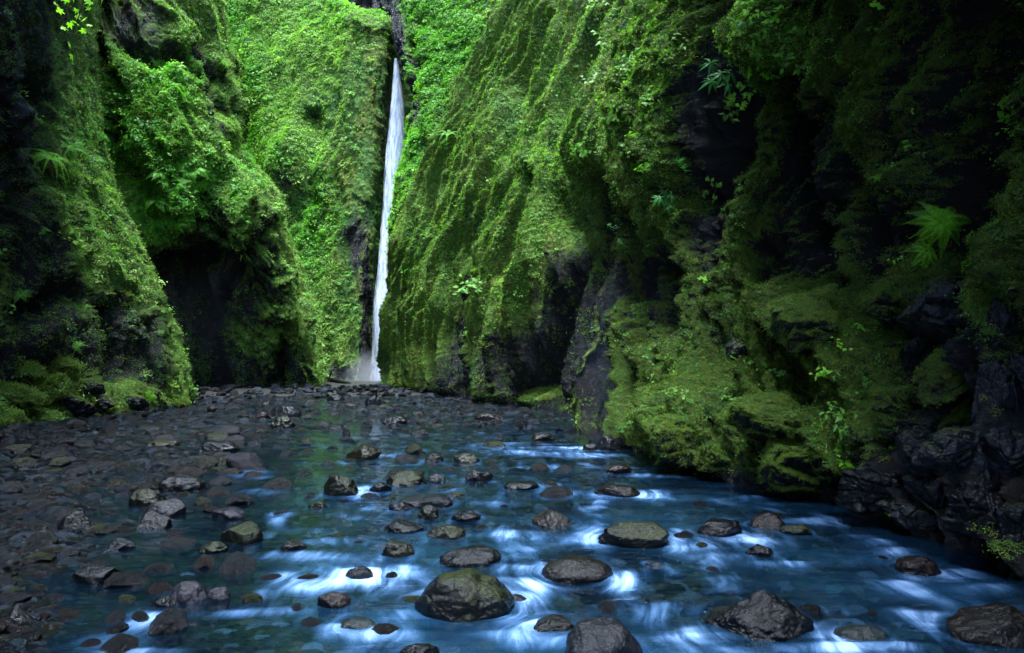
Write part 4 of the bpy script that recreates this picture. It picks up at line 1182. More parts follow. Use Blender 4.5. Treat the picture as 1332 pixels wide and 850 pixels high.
cover(C_l2, 'leaf_cover', 'fresh', 15000, 0.17, 0.42, 'fresh green ferns and leaves on the mid left slope', 9, 4, lo=0.03,
      blobs=[(220, 95, 35, 35, 2.0), (160, 190, 50, 50, 1.5), (240, 250, 60, 45, 2.0), (120, 120, 40, 60, .8), (215, 300, 30, 50, 1.2)])
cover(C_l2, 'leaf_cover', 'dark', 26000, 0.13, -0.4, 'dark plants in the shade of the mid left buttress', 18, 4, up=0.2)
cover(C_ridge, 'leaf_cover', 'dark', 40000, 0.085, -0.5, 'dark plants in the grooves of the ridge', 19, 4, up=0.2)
cover(C_l2, 'moss_cover', 'moss', 26000, 0.13, 0.25, 'moss coat of the mid left buttress', 10, 3, up=0.1)
cover(C_l3, 'leaf_cover', 'pale', 26000, 0.20, 0.50, 'low plants on the far wall', 11, 3, toned=-0.15, lo=0.0, blobs=[(360, 100, 70, 130, 1.0), (350, 350, 60, 120, 1.0), (420, 420, 40, 60, .35), (430, 40, 50, 30, .5)])
cover(C_l3, 'moss_cover', 'moss', 26000, 0.13, 0.4, 'short moss on the far wall', 21, 3, up=0.1, toned=-.2)
cover(C_l3, 'leaf_cover', 'fresh', 11000, 0.26, 0.45, 'ferns on the far wall', 12, 4, lo=0.04,
      blobs=[(320, 120, 25, 90, 1.2), (335, 210, 25, 35, 1.6), (390, 300, 35, 60, 1.0), (290, 30, 25, 60, 1.2), (410, 250, 8, 30, 1.5), (430, 20, 50, 25, .4)])
cover(C_r3, 'leaf_cover', 'fresh', 22000, 0.20, 0.45, 'dense fresh leaves on the far right wall', 13, 4, lo=0.25, blobs=[(590, 70, 50, 70, 1.8), (550, 220, 30, 70, 1.0), (550, 100, 20, 80, 1)])
cover(C_r3, 'leaf_cover', 'pale', 14000, 0.16, 0.45, 'low plants on the far right wall', 14, 3)

def cover_rocks(objs, name, key, n, size, label, seed, npick, zmin):
    Vs, Fs, o_ = [], [], 0
    for o in objs:
        me = o.data
        v = np.zeros(len(me.vertices) * 3); me.vertices.foreach_get('co', v)
        f = np.zeros(len(me.polygons) * 3, int); me.loops.foreach_get('vertex_index', f)
        m = np.array(Matrix.LocRotScale(o.location, o.rotation_euler, o.scale))
        Vs.append(v.reshape(-1, 3) @ m[:3, :3].T + m[:3, 3]); Fs.append(f.reshape(-1, 3) + o_); o_ += len(me.vertices)
    V, Fc = np.concatenate(Vs), np.concatenate(Fs)
    a, b, c = V[Fc[:, 0]], V[Fc[:, 1]], V[Fc[:, 2]]
    cr = np.cross(b - a, c - a); ar = np.linalg.norm(cr, axis=1); nn = cr / (ar[:, None] + 1e-12)
    w = ar * np.clip((nn[:, 2] - zmin) / 0.5 + 1.2 * fbm(a * 3.0, 3, seed), 0, 1) * (a[:, 2] > 0.12)
    rg = np.random.default_rng(seed)
    i = rg.choice(len(Fc), n, p=w / w.sum())
    r1, r2 = rg.random((n, 1)), rg.random((n, 1)); sq = np.sqrt(r1)
    p = a[i] * (1 - sq) + b[i] * sq * (1 - r2) + c[i] * sq * r2
    dist = np.clip(p[:, 1] / 8, .6, 2.2)
    scatter(name, p, euler_from_z(nn[i] * .8 + [0, 0, .2] + rg.normal(size=(n, 3)) * .2, rg.random(n) * 6.28), size * dist * np.exp(rg.normal(size=n) * .35), rg.integers(0, npick, n), np.clip(0.55 + .5 * fbm(p * 2, 2, seed) + rg.normal(size=n) * .2, 0, 1), key, label)


MB = [o for o in COL.objects if o.type == 'MESH' and o.data.materials and o.data.materials[0] == M['rk_moss']]
MB2 = [o for o in COL.objects if o.type == 'MESH' and o.data.materials and o.data.materials[0] == M['rk_blue']]
cover_rocks(MB, 'moss_cover', 'moss', 52000, 0.026, 'moss growing over the boulders of both banks', 31, 3, 0.15)
cover_rocks(MB, 'leaf_cover', 'dark', 20000, 0.034, 'tiny leaves among the moss of the boulders', 32, 4, 0.1)
cover_rocks(MB2, 'moss_cover', 'moss', 5000, 0.016, 'thin moss in patches on the bare blue rocks', 33, 3, 0.55)

# pebbles of bed and bank
rg = np.random.default_rng(5)
pp = []
for px, py, n in [((-40, 380), (540, 860), 17000), ((-40, 1332), (508, 560), 8500), ((300, 1332), (560, 860), 3500)]:
    x_ = rg.uniform(px[0], px[1], n); y_ = py[0] + (py[1] - py[0]) * rg.random(n) ** 1.1
    Y = F * CH / (y_ - HY); X = (x_ - CX) / F * Y
    pp.append(np.stack([X, Y, x_], 1))
pp = np.concatenate(pp)
X, Y = pp[:, 0], pp[:, 1]
xr = np.interp(Y, [3.5, 4.5, 5.8, 7, 7.9, 9.8, 12.8, 18.5, 24, 41, 60], [3.5, 3.5, 3.5, 3.4, 2.7, 2.6, 1.7, 1.5, .8, -7.5, -10])
ok = (X < xr) & (Y < 55) & (Y > 2.5)
X, Y = X[ok], Y[ok]
sz = np.minimum(np.exp(rg.normal(size=len(X)) * 0.55), 1.9) * (0.030 + 0.0030 * Y)
bz_ = bed_z(X, Y)
up_ = (rg.random(len(X)) < 0.17) & (Y > 5) & (bz_ < 0)
sz = np.where(up_, np.clip((-bz_ + 0.03) / 0.62, sz, 0.07 + 0.006 * Y), sz)
Z = bz_ + sz * 0.32
scatter('river_pebbles', np.stack([X, Y, Z], 1), np.stack([rg.normal(size=len(X)) * .2, rg.normal(size=len(X)) * .2, rg.random(len(X)) * 6.28], 1), sz, rg.integers(0, 6, len(X)), rg.random(len(X)), 'pebble', 'wet pebbles of the riverbed and gravel bank')

n = 5200
x_ = rg.uniform(240, 1345, n); y_ = 545 + 320 * rg.random(n)
Y = F * CH / (y_ - HY); X = (x_ - CX) / F * Y
ok = (X < np.interp(Y, [3.5, 5.8, 7, 7.9, 9.8, 12.8, 18.5, 24], [3.5, 3.5, 3.4, 2.7, 2.6, 1.7, 1.5, .8])) & (Y > 2.5)
X, Y = X[ok], Y[ok]
sz = np.minimum(np.exp(rg.normal(size=len(X)) * 0.4), 1.8) * (0.05 + 0.003 * Y)
scatter('river_cobbles', np.stack([X, Y, bed_z(X, Y) + sz * .12], 1), np.stack([rg.normal(size=len(X)) * .2, rg.normal(size=len(X)) * .2, rg.random(len(X)) * 6.28], 1), sz, rg.integers(0, 6, len(X)), rg.random(len(X)), 'cobble', 'brown and grey cobbles lying under the clear water')

# ------------------------------------------------------------------ water surface
wx, wy, wf = sheet(760, 760)
dep = np.maximum(wy, 0.5)
wpx, wpy = CX + F * wx / dep, HY + F * CH / dep
vis = wy > 2.0
p3 = np.stack([wx, wy, np.zeros_like(wx)], 1)
FO = [  # foam seen in the rapids: px, py, half width, half height, strength
    (470, 745, 34, 8, 1.3), (440, 757, 45, 8, .7), (410, 722, 60, 6, .75), (430, 705, 45, 5, .5), (375, 750, 22, 10, .7), (395, 765, 25, 10, .55), (195, 800, 24, 9, 1.0), (170, 812, 30, 10, .5),
    (130, 830, 50, 14, .4), (345, 772, 16, 8, .5), (300, 798, 40, 6, .6), (365, 795, 40, 6, .5), (480, 825, 60, 8, .6), (440, 815, 35, 5, .6), (180, 846, 60, 6, .7), (360, 678, 14, 7, .7), (365, 668, 22, 4, .5),
    (405, 690, 30, 5, .4), (340, 640, 30, 5, .45), (330, 614, 25, 4, .5), (310, 620, 40, 3, .3), (500, 742, 14, 5, .5), (530, 738, 25, 5, .6), (535, 745, 30, 6, .6), (525, 798, 16, 5, .6), (690, 775, 18, 16, 1.0), (680, 762, 22, 8, .8), (660, 740, 18, 6, .6), (655, 692, 20, 6, .7),
    (690, 715, 28, 5, .5), (770, 690, 14, 12, .8), (760, 700, 22, 8, .6), (700, 742, 25, 6, .5), (815, 748, 16, 10, 1.1), (805, 757, 26, 10, .7), (880, 695, 14, 12, .9), (900, 712, 28, 5, .5), (700, 630, 40, 4, .5), (640, 655, 35, 4, .55), (730, 640, 22, 5, .7), (810, 644, 40, 4, .9), (850, 641, 25, 4, .7),
    (700, 590, 55, 3, .7), (780, 590, 45, 2.5, .6), (750, 582, 50, 2, .5), (650, 578, 40, 2, .6), (850, 618, 40, 2.5, .7), (905, 620, 25, 3, .4), (700, 607, 30, 3, .4), (620, 582, 25, 2, .4), (990, 645, 25, 3, .5), (1010, 655, 30, 3, .35),
    (985, 705, 35, 6, .9), (960, 700, 25, 5, .6), (935, 725, 35, 6, .6), (1025, 733, 45, 4, .8), (1080, 676, 26, 8, .7), (1040, 678, 25, 4, .6), (1120, 700, 30, 8, .35), (1165, 715, 25, 5, .8), (1150, 722, 30, 6, .5), (1240, 745, 45, 7, .85), (1285, 765, 45, 8, .7),
    (1170, 760, 25, 10, .9), (1195, 772, 25, 8, .6), (1145, 705, 20, 4, .5), (1150, 840, 55, 6, 1.0), (1080, 842, 45, 6, .8), (1095, 822, 20, 10, .5), (1030, 840, 40, 6, .4), (850, 800, 22, 14, .6), (870, 790, 30, 6, .5), (890, 830, 25, 12, .4), (590, 800, 90, 6, .25), (700, 812, 14, 12, .6), (720, 835, 22, 8, .5),
    (640, 825, 40, 6, .4), (910, 845, 30, 8, .5), (1190, 800, 35, 8, .5), (1310, 790, 30, 6, .5), (560, 600, 25, 3, .3), (450, 668, 30, 4, .3), (490, 655, 20, 4, .35), (460, 640, 22, 5, .6), (475, 636, 16, 5, .5), (250, 770, 30, 10, .4), (60, 800, 40, 8, .25), (100, 780, 40, 6, .2),
]
foam = np.zeros(len(wx))
psi = wx.copy()
for (x, y, s_, k) in ROCKS:
    m = (np.abs(wx - x) < s_ * 7) & (np.abs(wy - y - s_ * .5) < s_ * 7)
    dx_, dy_ = wx[m] - x, wy[m] - y - s_ * .5
    r2_ = np.maximum(dx_ ** 2 + dy_ ** 2, s_ * s_)
    psi[m] -= 1.15 * s_ * s_ * dx_ / r2_ * np.exp(-r2_ / (12 * s_ * s_))
psi += 0.25 * perlin(np.stack([wx * .6, wy * .9, 0 * wx], 1), 101) + 0.08 * perlin(np.stack([wx * 2, wy * 2.5, 0 * wx], 1), 102)
band = np.zeros(len(wx))
warpx = 6 * perlin(p3 * [1.2, 1.2, 1], 90); warpy = 3 * perlin(p3 * [1.5, 1.5, 1], 91)
ax, ay = wpx + warpx, wpy + warpy
for (x, y, rx, ry, am) in FO:
    # keep the foam's own lie across the flow; slightly swept downstream at its ends
    m = (np.abs(ax - x) < rx * 3.2) & (np.abs(ay - y) < ry * 3.4) & vis
    if not m.any(): continue
    u = (ax[m] - x) / rx; v = (ay[m] - y - 0.12 * ry * u * u) / ry
    g = np.exp(-np.abs(u) ** 2.2) * np.where(v < 0, np.exp(-(v / 0.55) ** 2), np.exp(-(v / 1.25) ** 2))
    foam[m] += 0.54 * am * g + 0.15 * am * np.exp(-(u / 1.9) ** 2 - (v / 2.2) ** 2)
    band[m] += am * g * -v
for (x, y, s, k) in ROCKS:
    if y > 26 or x < -0.42 * y: continue
    k = k * (0.55 if y < 12 else 0.35)
    m = (np.abs(wx - x) < s * 4) & (np.abs(wy - y) < s * 6)
    dx, dy = (wx[m] - x) / s, (wy[m] - y) / s
    wake = np.exp(-((np.abs(dx) - 0.9 + 0.12 * dy) / 0.35) ** 2) * sstep(0.6, -0.6, dy) * np.exp(-np.clip(-dy, 0, 9) / 2.2)
    pil = 0.5 * np.exp(-(np.hypot(dx, (dy - 0.9) * 0.9) - 1.15) ** 2 / 0.03) * (dy > 0)
    foam[m] += k * (0.5 * wake + 0.6 * pil)
zone = sstep(-0.42, -0.2, wx / dep) * sstep(26, 9, wy)
st = 0.6 * fbm(np.stack([psi * 3.2, wy * 1.1, 0 * wx], 1), 4, 95) + 0.7 * fbm(np.stack([wx * .9, wy * 2.6 + warpy * .25, 0 * wx], 1), 3, 96)
foam += zone * np.clip(st - 0.05, 0, 1) * 1.0
far = sstep(8, 14, wy) * (1 - sstep(26, 32, wy)) * sstep(-0.55, -0.3, wx / dep)
st2 = fbm(np.stack([wx * 0.5, wy * 2.2, 0 * wx], 1), 3, 97)
foam += far * np.clip(st2 - 0.22, 0, 1) * 0.7
xw = np.interp(wy, [3, 4.5, 5.8, 7, 7.9, 9.8, 12.8, 18.5, 24, 41], [3.3, 3.2, 3.1, 3.0, 2.3, 2.2, 1.2, 1.0, .2, -8.2])
foam = np.clip(foam, 0, 1.6) * (1 - sstep(-0.15, 0.15, wx - xw))
sky_milk = 0.015 + 0.15 * zone * (0.2 + 0.8 * sstep(11, 5, wy)) * np.clip(0.40 + fbm(p3 * [.6, 1.2, 1], 3, 99) * 1.4, 0, 1) - 0.12 * shore(wx, wy)
wz = 0.012 * fbm(np.stack([wx * 1.1, wy * 2.0, 0 * wx], 1), 3, 80) + 0.004 * perlin(p3 * [4, 8, 1], 83)
wz *= 0.4 + zone
wz += 0.022 * np.clip(band, -1, 1.4) + 0.012 * np.clip(foam, 0, 1)
wz *= np.where(wy < 2, 0.3, 1)
water = mesh_obj('water', np.stack([wx, wy, wz], 1), wf, M['water'])
attr(water, 'psi', psi); attr(water, 'foam', foam); attr(water, 'sky_milk', np.clip(sky_milk, 0.02, 0.7))
tag(water, 'clear stream with silky foam', None, None, 'structure')

# ------------------------------------------------------------------ waterfall
def ribbon(name, rows, mat, bulge, nz=160, na=40, rag=0.0, seed=0):
    rows = np.array(rows, float)                     # py, left px, right px, Y
    R_ = catmull(rows, nz)
    V, E = [], []
    a = np.linspace(-math.pi / 2, math.pi / 2, na)
    for i, (py, l, r, Y) in enumerate(R_):
        for k, t in enumerate(a):
            c = math.sin(t)
            px = (l + r) / 2 + c * (r - l) / 2
            x, y, z = P(px, py, Y - bulge * math.cos(t))
            V.append((x, y, z)); E.append(math.cos(t))
        for k, t in enumerate(a[::-1]):
            c = math.sin(t)
            px = (l + r) / 2 + c * (r - l) / 2
            x, y, z = P(px, py, Y + bulge * .4 * math.cos(t) + .01)
            V.append((x, y, z)); E.append(0.0)
    V = np.array(V)
    n = na * 2
    idx = np.arange(nz * n).reshape(nz, n)
    nx = np.roll(idx, -1, 1)
    fc = np.stack([idx[:-1].ravel(), nx[:-1].ravel(), nx[1:].ravel(), idx[1:].ravel()], 1)
    V[:, 0] += 0.03 * perlin(V * [5, 5, 0.4], seed); V[:, 1] += 0.05 * perlin(V * [6, 6, 0.1], seed + 1)
    o = mesh_obj(name, V, fc, M[mat])
    attr(o, 'edge', E)
    return o


wfall = bpy.data.objects.new('waterfall', None); COL.objects.link(wfall)
wfall.location = P(492, 498, 53)
tag(wfall, 'tall narrow white waterfall dropping into the gorge between two mossy walls', 'waterfall')
f1 = ribbon('falling_water', [(76, 513, 517, 55.5), (100, 511, 521, 55), (136, 508, 526, 54.6), (170, 504.5, 527, 54.3), (205, 501, 525, 54), (273, 497, 521, 53.6), (304, 494.5, 514, 53.4), (350, 491, 506, 53), (366, 491, 512, 52.8), (382, 488, 516, 52.6), (400, 486, 515, 52.4), (430, 487, 507, 52.2), (465, 489, 504, 51.8), (503, 487, 503, 51.6)], 'fall', 0.6)
f2 = ribbon('spray', [(355, 490, 513, 52.0), (385, 486, 518, 51.8), (420, 484, 514, 51.5), (460, 483, 510, 51.2), (485, 481, 509, 50.9), (506, 478, 512, 50.6)], 'spray', 0.9, seed=4)
for o in (f1, f2):
    o.parent = wfall
    o.matrix_parent_inverse = Matrix.Translation(-Vector(wfall.location))
mm = NT('spray_mist')
tc_ = mm.n('ShaderNodeTexCoord')
ln_ = mm.n('ShaderNodeVectorMath', operation='LENGTH'); mm.l(tc_.outputs['Object'], ln_.inputs[0])
pv = mm.n('ShaderNodeVolumePrincipled'); pv.inputs['Color'].default_value = (0.8, 0.88, 1, 1)
mm.set(pv.inputs['Density'], mm.math('MULTIPLY', mm.rng(ln_.outputs['Value'], 1.0, 0.1), mm.math('MULTIPLY', mm.noise(2.5, 3, 0.6, tc_.outputs['Object']), 0.55)))
mm.l(pv.outputs[0], mm.out.inputs['Volume'])
v_, f_ = ico(3)
mist = mesh_obj('mist', v_, f_, mm.m)
mist.location = P(488, 488, 50.5); mist.scale = (2.6, 1.8, 2.2)
tag(mist, 'faint mist at the foot of the waterfall', None, None, 'stuff')
# fallen log at the pool
def tube(path, rad, n=10):
    V, Fc = [], []
    path = [np.array(p, float) for p in path]
    for i, p in enumerate(path):
        d = path[min(i + 1, len(path) - 1)] - path[max(i - 1, 0)]
        d /= np.linalg.norm(d)
        u = np.cross(d, [0, 0, 1.0])
        if np.linalg.norm(u) < 1e-3: u = np.array([1.0, 0, 0])
        u /= np.linalg.norm(u); w = np.cross(u, d)
        r = rad[i] if isinstance(rad, (list, tuple)) else rad
        for k in range(n):
            t = 2 * math.pi * k / n
            V.append(p + (u * math.cos(t) + w * math.sin(t)) * r)
    for i in range(len(path) - 1):
        for k in range(n):
            a, b = i * n + k, i * n + (k + 1) % n
            Fc.append((a, b, b + n, a + n))
    Fc.append(tuple(range(n))[::-1]); Fc.append(tuple(range(len(path) * n - n, len(path) * n)))
    return V, Fc


M['log'] = rock_mat('wet_log', (0.06, 0.035, 0.025), (0.035, 0.025, 0.02), rough=0.4)
pa = np.array(P(408, 493, 49)); pb_ = np.array(P(462, 499, 46.5))
lp = [pa + (pb_ - pa) * t + [0, 0, 0.08 * math.sin(t * 5)] for t in np.linspace(0, 1, 9)]
v, f = tube(lp, [.22, .2, .19, .17, .17, .15, .14, .12, .09])
st_ = tube([lp[3], lp[3] + [0.2, -.1, .5], lp[3] + [.3, -.1, .8]], [.07, .05, .03], 6)
lg = mesh_obj('fallen_log', *merge([(v, f)]), M['log'])
lg2 = mesh_obj('branch_stub', *st_, M['log'], parent=lg)
tag(lg, 'dark fallen log lying at the foot of the waterfall', 'log')

# ------------------------------------------------------------------ plants that stand out
def orient(o, p, n, up=0.45, yaw=0.0, out=0.0):
    z = Vector(n) * (1 - up) + Vector((0, 0, up))
    z.normalize()
    o.rotation_mode = 'QUATERNION'
    o.rotation_quaternion = z.to_track_quat('Z', 'Y') @ Quaternion((0, 0, 1), yaw)
    o.location = Vector(p) + Vector(n) * out


fern_meshes = []
for k in range(5):
    v, f = merge(fern_parts(60 + k, 9, 15, 1.0, 0.26, 0.8, 0.8))
    fern_meshes.append(mesh_obj('fern', v, f, M['fern'], smooth=False, link=False))
ferns = [  # px, py, size in photo px (frond length), label place, group
    (255, 225, 26), (230, 245, 24), (205, 262, 26), (222, 285, 24), (200, 290, 22), (262, 240, 22), (240, 215, 20), (190, 240, 22), (275, 228, 18), (210, 225, 20), (185, 270, 20), (245, 262, 20),
    (195, 100, 16), (210, 85, 18), (228, 92, 16), (240, 105, 14), (165, 175, 20), (150, 190, 22), (135, 175, 20), (125, 205, 18), (170, 205, 18), (110, 180, 18),
]
ferns += [(px + random.uniform(-14, 14), py + random.uniform(-12, 12), s * random.uniform(.5, .8)) for px, py, s in ferns]
for i, (px, py, s) in enumerate(ferns):
    h = hit(px, py)
    if h is None: continue
    o = fern_meshes[i % 5].copy(); COL.objects.link(o)
    k = 0.95 * s / F * h[0][1]
    o.scale = (k, k, k)
    orient(o, h[0], h[1], 0.45, random.uniform(0, 6), 0.02)
    g = ('green fern in the dense patch halfway up the left slope', 'ferns in the patch on the left slope') if py > 212 else (('small fern beneath the dark slab high on the left', 'ferns high on the left slope') if py < 120 else ('light green fern above the big left tuft', 'ferns above the big left tuft'))
    tag(o, g[0], 'fern', g[1])
far_ferns = [(325, 205, 14), (340, 215, 14), (335, 235, 12), (325, 90, 12), (318, 110, 12), (335, 112, 12), (345, 130, 10), (365, 285, 13), (385, 292, 14), (378, 305, 12), (408, 262, 9), (410, 235, 9), (300, 60, 11), (395, 300, 11), (400, 380, 10), (398, 340, 9)]
for i, (px, py, s) in enumerate(far_ferns):
    h = hit(px, py)
    if h is None: continue
    o = fern_meshes[(i + 2) % 5].copy(); COL.objects.link(o)
    k = 1.1 * s / F * h[0][1]
    o.scale = (k, k, k)
    orient(o, h[0], h[1], 0.4, random.uniform(0, 6), 0.05)
    tag(o, 'distant bright fern in the gully left of the far wall' if px < 350 else 'distant fern on the far wall face beside the buttress', 'fern', 'ferns in the far gully' if px < 350 else 'ferns on the far wall face')


def fern_thing(px, py, s, label, mat='fern', nf=10, n=22, arch=.7, droop=.9, wd=.2, up=.45, seed=0, skirt=0, hang=False, yaw=0.0):
    h = hit(px, py)
    root = bpy.data.objects.new('fern', None); COL.objects.link(root)
    k = s / F * h[0][1]
    orient(root, h[0], h[1], up, yaw, 0.09 * s / 40 * h[0][1] / 6)
    root.scale = (k, k, k)
    for v, f in fern_parts(seed, nf, n, 1.0, wd, arch, droop):
        mesh_obj('frond', v, f, M[mat], smooth=False, parent=root)
    if skirt:
        rg = np.random.default_rng(seed)
        for q in range(skirt):
            v, f = frond(rg.uniform(.8, 1.4), .07, 14, 0.1, 1.6, 90 + q)
            mesh_obj('dead_frond', rotz(v, rg.uniform(0, 6.28), rg.uniform(-.9, -.3)), f, M['dead'], smooth=False, parent=root)
    tag(root, label, 'fern')
    return root


fern_thing(62, 212, 38, 'large yellow green sword fern with brown dead fronds hanging below on the left wall', 'lime', 16, 26, 1.0, .9, .11, .5, 5, 14)
fern_thing(88, 195, 34, 'darker fern behind the large fern with brown fronds', 'fern', 9, 24, .9, .9, .12, .5, 6)
fern_thing(1222, 285, 46, 'bright green hanging fern with narrow leaflets above the jutting boulder', 'lime', 16, 22, .5, 1.3, .2, .25, 7)
fern_thing(1203, 325, 36, 'smaller bright fern just under the hanging one', 'lime', 10, 18, .3, 1.4, .2, .2, 8)
fern_thing(100, 452, 16, 'small green fern on the dark rock at lower left', 'fern', 8, 12, .6, .8, .22, .4, 9)
fern_thing(60, 300, 10, 'tiny green fern below the large fern on the left', 'fern', 6, 10, .6, .8, .25, .4, 10)
fern_thing(30, 385, 18, 'thin fern on the dark rock at the left edge', 'fern', 7, 12, .4, .9, .2, .4, 12)
fern_thing(195, 512, 14, 'yellow green fern at the foot of the left buttress', 'lime', 8, 12, .6, .8, .22, .4, 13)
fern_thing(580, 178, 24, 'spiky fern on the skyline of the bright ridge', 'fern', 8, 18, .9, .5, .1, .6, 14)
fern_thing(868, 265, 22, 'drooping fern in the dark hollow of the right wall', 'fern_blue', 8, 12, .3, 1.2, .22, .3, 15)
fern_thing(1140, 235, 14, 'small fern hanging on the mossy rib at right', 'lime', 6, 12, .5, .9, .2, .3, 16)


def sprig(px, py, s, label, mat, n=12, seed=0, lw=.38, stems=3, name='leafy_plant', cat='plant', up=.4, upright=0.5):
    rg = np.random.default_rng(seed)
    h = hit(px, py)
    root = bpy.data.objects.new(name, None); COL.objects.link(root)
    k = s / F * h[0][1]
    orient(root, h[0], h[1], up, rg.uniform(0, 6), 0.02)
    root.scale = (k, k, k)
    leaves, st = [], []
    for q in range(stems):
        d = rnd_dir(rg, upright, .95)
        path = [np.zeros(3)]
        for i in range(5):
            path.append(path[-1] + d * rg.uniform(.16, .24))
            d = d + rg.normal(size=3) * .12 - np.array([0, 0, .05]); d /= np.linalg.norm(d)
        st.append(tube(path, .012, 5))
        for i in range(n // stems + 1):
            t = rg.uniform(.3, 1) * 5
            j = min(int(t), 4)
            b = path[j] + (path[j + 1] - path[j]) * (t - j)
            dd = rnd_dir(rg, -.3, .5)
            leaves.append(leaf_poly(dd, np.array([-dd[0] * dd[2], -dd[1] * dd[2], 1]), .34 * rg.uniform(.7, 1.2), lw * .4 * rg.uniform(.8, 1.2), b, .1))
    mesh_obj('stem', *merge(st), M['twig'], parent=root)
    mesh_obj('leaves', *merge(leaves), M[mat], smooth=False, parent=root)
    tag(root, label, cat)
    return root


sprig(1095, 565, 42, 'bushy bright green plant on the right bank', 'mid', 60, 1, .4, 9)
sprig(1112, 615, 40, 'lime green leafy plant lowest on the right bank', 'lime', 42, 2, .42, 6)
sprig(1080, 545, 30, 'loose green plant above the bushy one', 'mid', 24, 3, .4, 5)
sprig(1300, 145, 26, 'three lobed leaves sprouting at the right edge', 'lime', 9, 4, .7, 3)
sprig(1248, 185, 24, 'sprig with long stems on the mossy rib near the right edge', 'mid', 9, 5, .6, 3)
sprig(1180, 200, 20, 'sprig in the dark hollow left of the mossy rib', 'mid', 9, 6, .6, 3)
sprig(1285, 270, 16, 'tiny sprig on the right edge rock', 'mid', 6, 7, .6, 2)
sprig(1190, 140, 12, 'tiny yellow green sprig on the mossy rib', 'lime', 5, 8, .7, 2)
sprig(1145, 5, 18, 'bright round leaves at the top edge', 'lime', 9, 9, .9, 3)
sprig(1135, 45, 22, 'loose sprig below the round leaves at top', 'mid', 10, 10, .7, 3)
sprig(935, 245, 24, 'leafy sprig left of the dark hollow', 'mid', 14, 11, .5, 4)
sprig(945, 355, 20, 'small sprig at mid height of the right wall', 'mid', 10, 12, .6, 3)
sprig(810, 300, 20, 'green sprig at the end of the bright ridge', 'fern_blue', 12, 13, .6, 3)
sprig(808, 318, 12, 'small bluish sprig under the green one', 'fern_blue', 8, 14, .6, 3)
sprig(615, 385, 26, 'pale shrub clump low on the bright ridge', 'mid', 30, 15, .4, 6)
sprig(920, 365, 16, 'creeping leaves on the right slope', 'lime', 8, 16, .6, 3)
sprig(968, 475, 22, 'broad leaves between mossy rocks on the right slope', 'mid', 14, 17, .55, 4)
sprig(955, 520, 22, 'green leaves low on the right slope', 'mid', 16, 18, .5, 4)
sprig(1010, 490, 18, 'small leaves beside the moss capped hump', 'mid', 12, 19, .5, 4)
sprig(1095, 452, 18, 'single yellow green leaves right of the hump', 'lime', 8, 20, .6, 3)
sprig(1075, 490, 22, 'lime leaves below the moss capped hump', 'lime', 14, 21, .5, 4)
sprig(1130, 440, 24, 'leaves on the mossy ledge left of the big boulder', 'lime', 14, 22, .5, 4)
sprig(1165, 345, 18, 'small leaves under the hanging fern', 'lime', 8, 23, .5, 3)
sprig(880, 515, 20, 'faint leaves near the far end of the right slope', 'mid', 12, 24, .5, 4)
sprig(1120, 300, 16, 'upright sprig on the right wall', 'lime', 8, 25, .6, 3)
sprig(1045, 510, 20, 'leaf cluster in the middle of the right slope', 'lime', 12, 26, .5, 4)
sprig(845, 475, 16, 'blue green sprig at the shaded end of the right wall', 'fern_blue', 8, 27, .5, 3)
sprig(880, 60, 22, 'leafy shoots at the top of the dark gap', 'mid', 14, 28, .5, 4)
for i, (x, y) in enumerate([(975, 60), (1000, 40), (1020, 75), (995, 95), (1040, 50), (960, 100), (1010, 20), (970, 25), (1045, 85), (965, 130), (950, 155), (975, 85)]):
    o = sprig(x, y, 26, 'leafy shoot of the overhanging thicket at upper right', 'lime' if i % 2 else 'mid', 20, 40 + i, .5, 5)
    o['group'] = 'shoots of the upper right thicket'
for i, (x, y) in enumerate([(820, 90), (790, 60), (850, 40), (800, 150), (770, 110), (840, 140), (760, 200), (860, 190), (780, 20), (815, 205)]):
    o = sprig(x, y, 22, 'leafy shoot at the top of the bright ridge', 'mid', 18, 60 + i, .6, 5)
    o['group'] = 'shoots along the top of the ridge'


def palm_leaf(px, py, s, label, seed, nl=7):
    """broad hanging plant: whorls of long strap leaflets"""
    rg = np.random.default_rng(seed)
    h = hit(px, py)
    root = bpy.data.objects.new('broad_leaved_plant', None); COL.objects.link(root)
    k = s / F * h[0][1]
    orient(root, h[0], h[1], .35, 0, 0.12)
    root.scale = (k, k, k)
    for q in range(5):
        d = rnd_dir(rg, .25, .8)
        tip = d * rg.uniform(.45, .75)
        mesh_obj('stem', *tube([np.zeros(3), d * .3, tip], .014, 5), M['twig'], parent=root)
        lv = []
        for j in range(nl):
            a = 2 * math.pi * j / nl
            a += rg.normal() * .2; dd = np.array([math.cos(a), math.sin(a), rg.uniform(-.9, .1)]); dd /= np.linalg.norm(dd)
            lv.append(leaf_poly(dd, np.array([0, 0, 1.0]), .5 * rg.uniform(.8, 1.1), .13, tip, .1))
        mesh_obj('leaf_whorl', *merge(lv), M['fern_blue'], smooth=False, parent=root)
    tag(root, label, 'plant')


palm_leaf(930, 105, 34, 'blue green plant with finger like leaves high in the dark gap', 1)
palm_leaf(895, 205, 26, 'second plant with finger like leaves below the first in the gap', 2)
palm_leaf(862, 262, 20, 'lowest finger leaved plant in the shaded gap', 3)
palm_leaf(968, 48, 14, 'small finger leaved plant beside the thicket', 4)

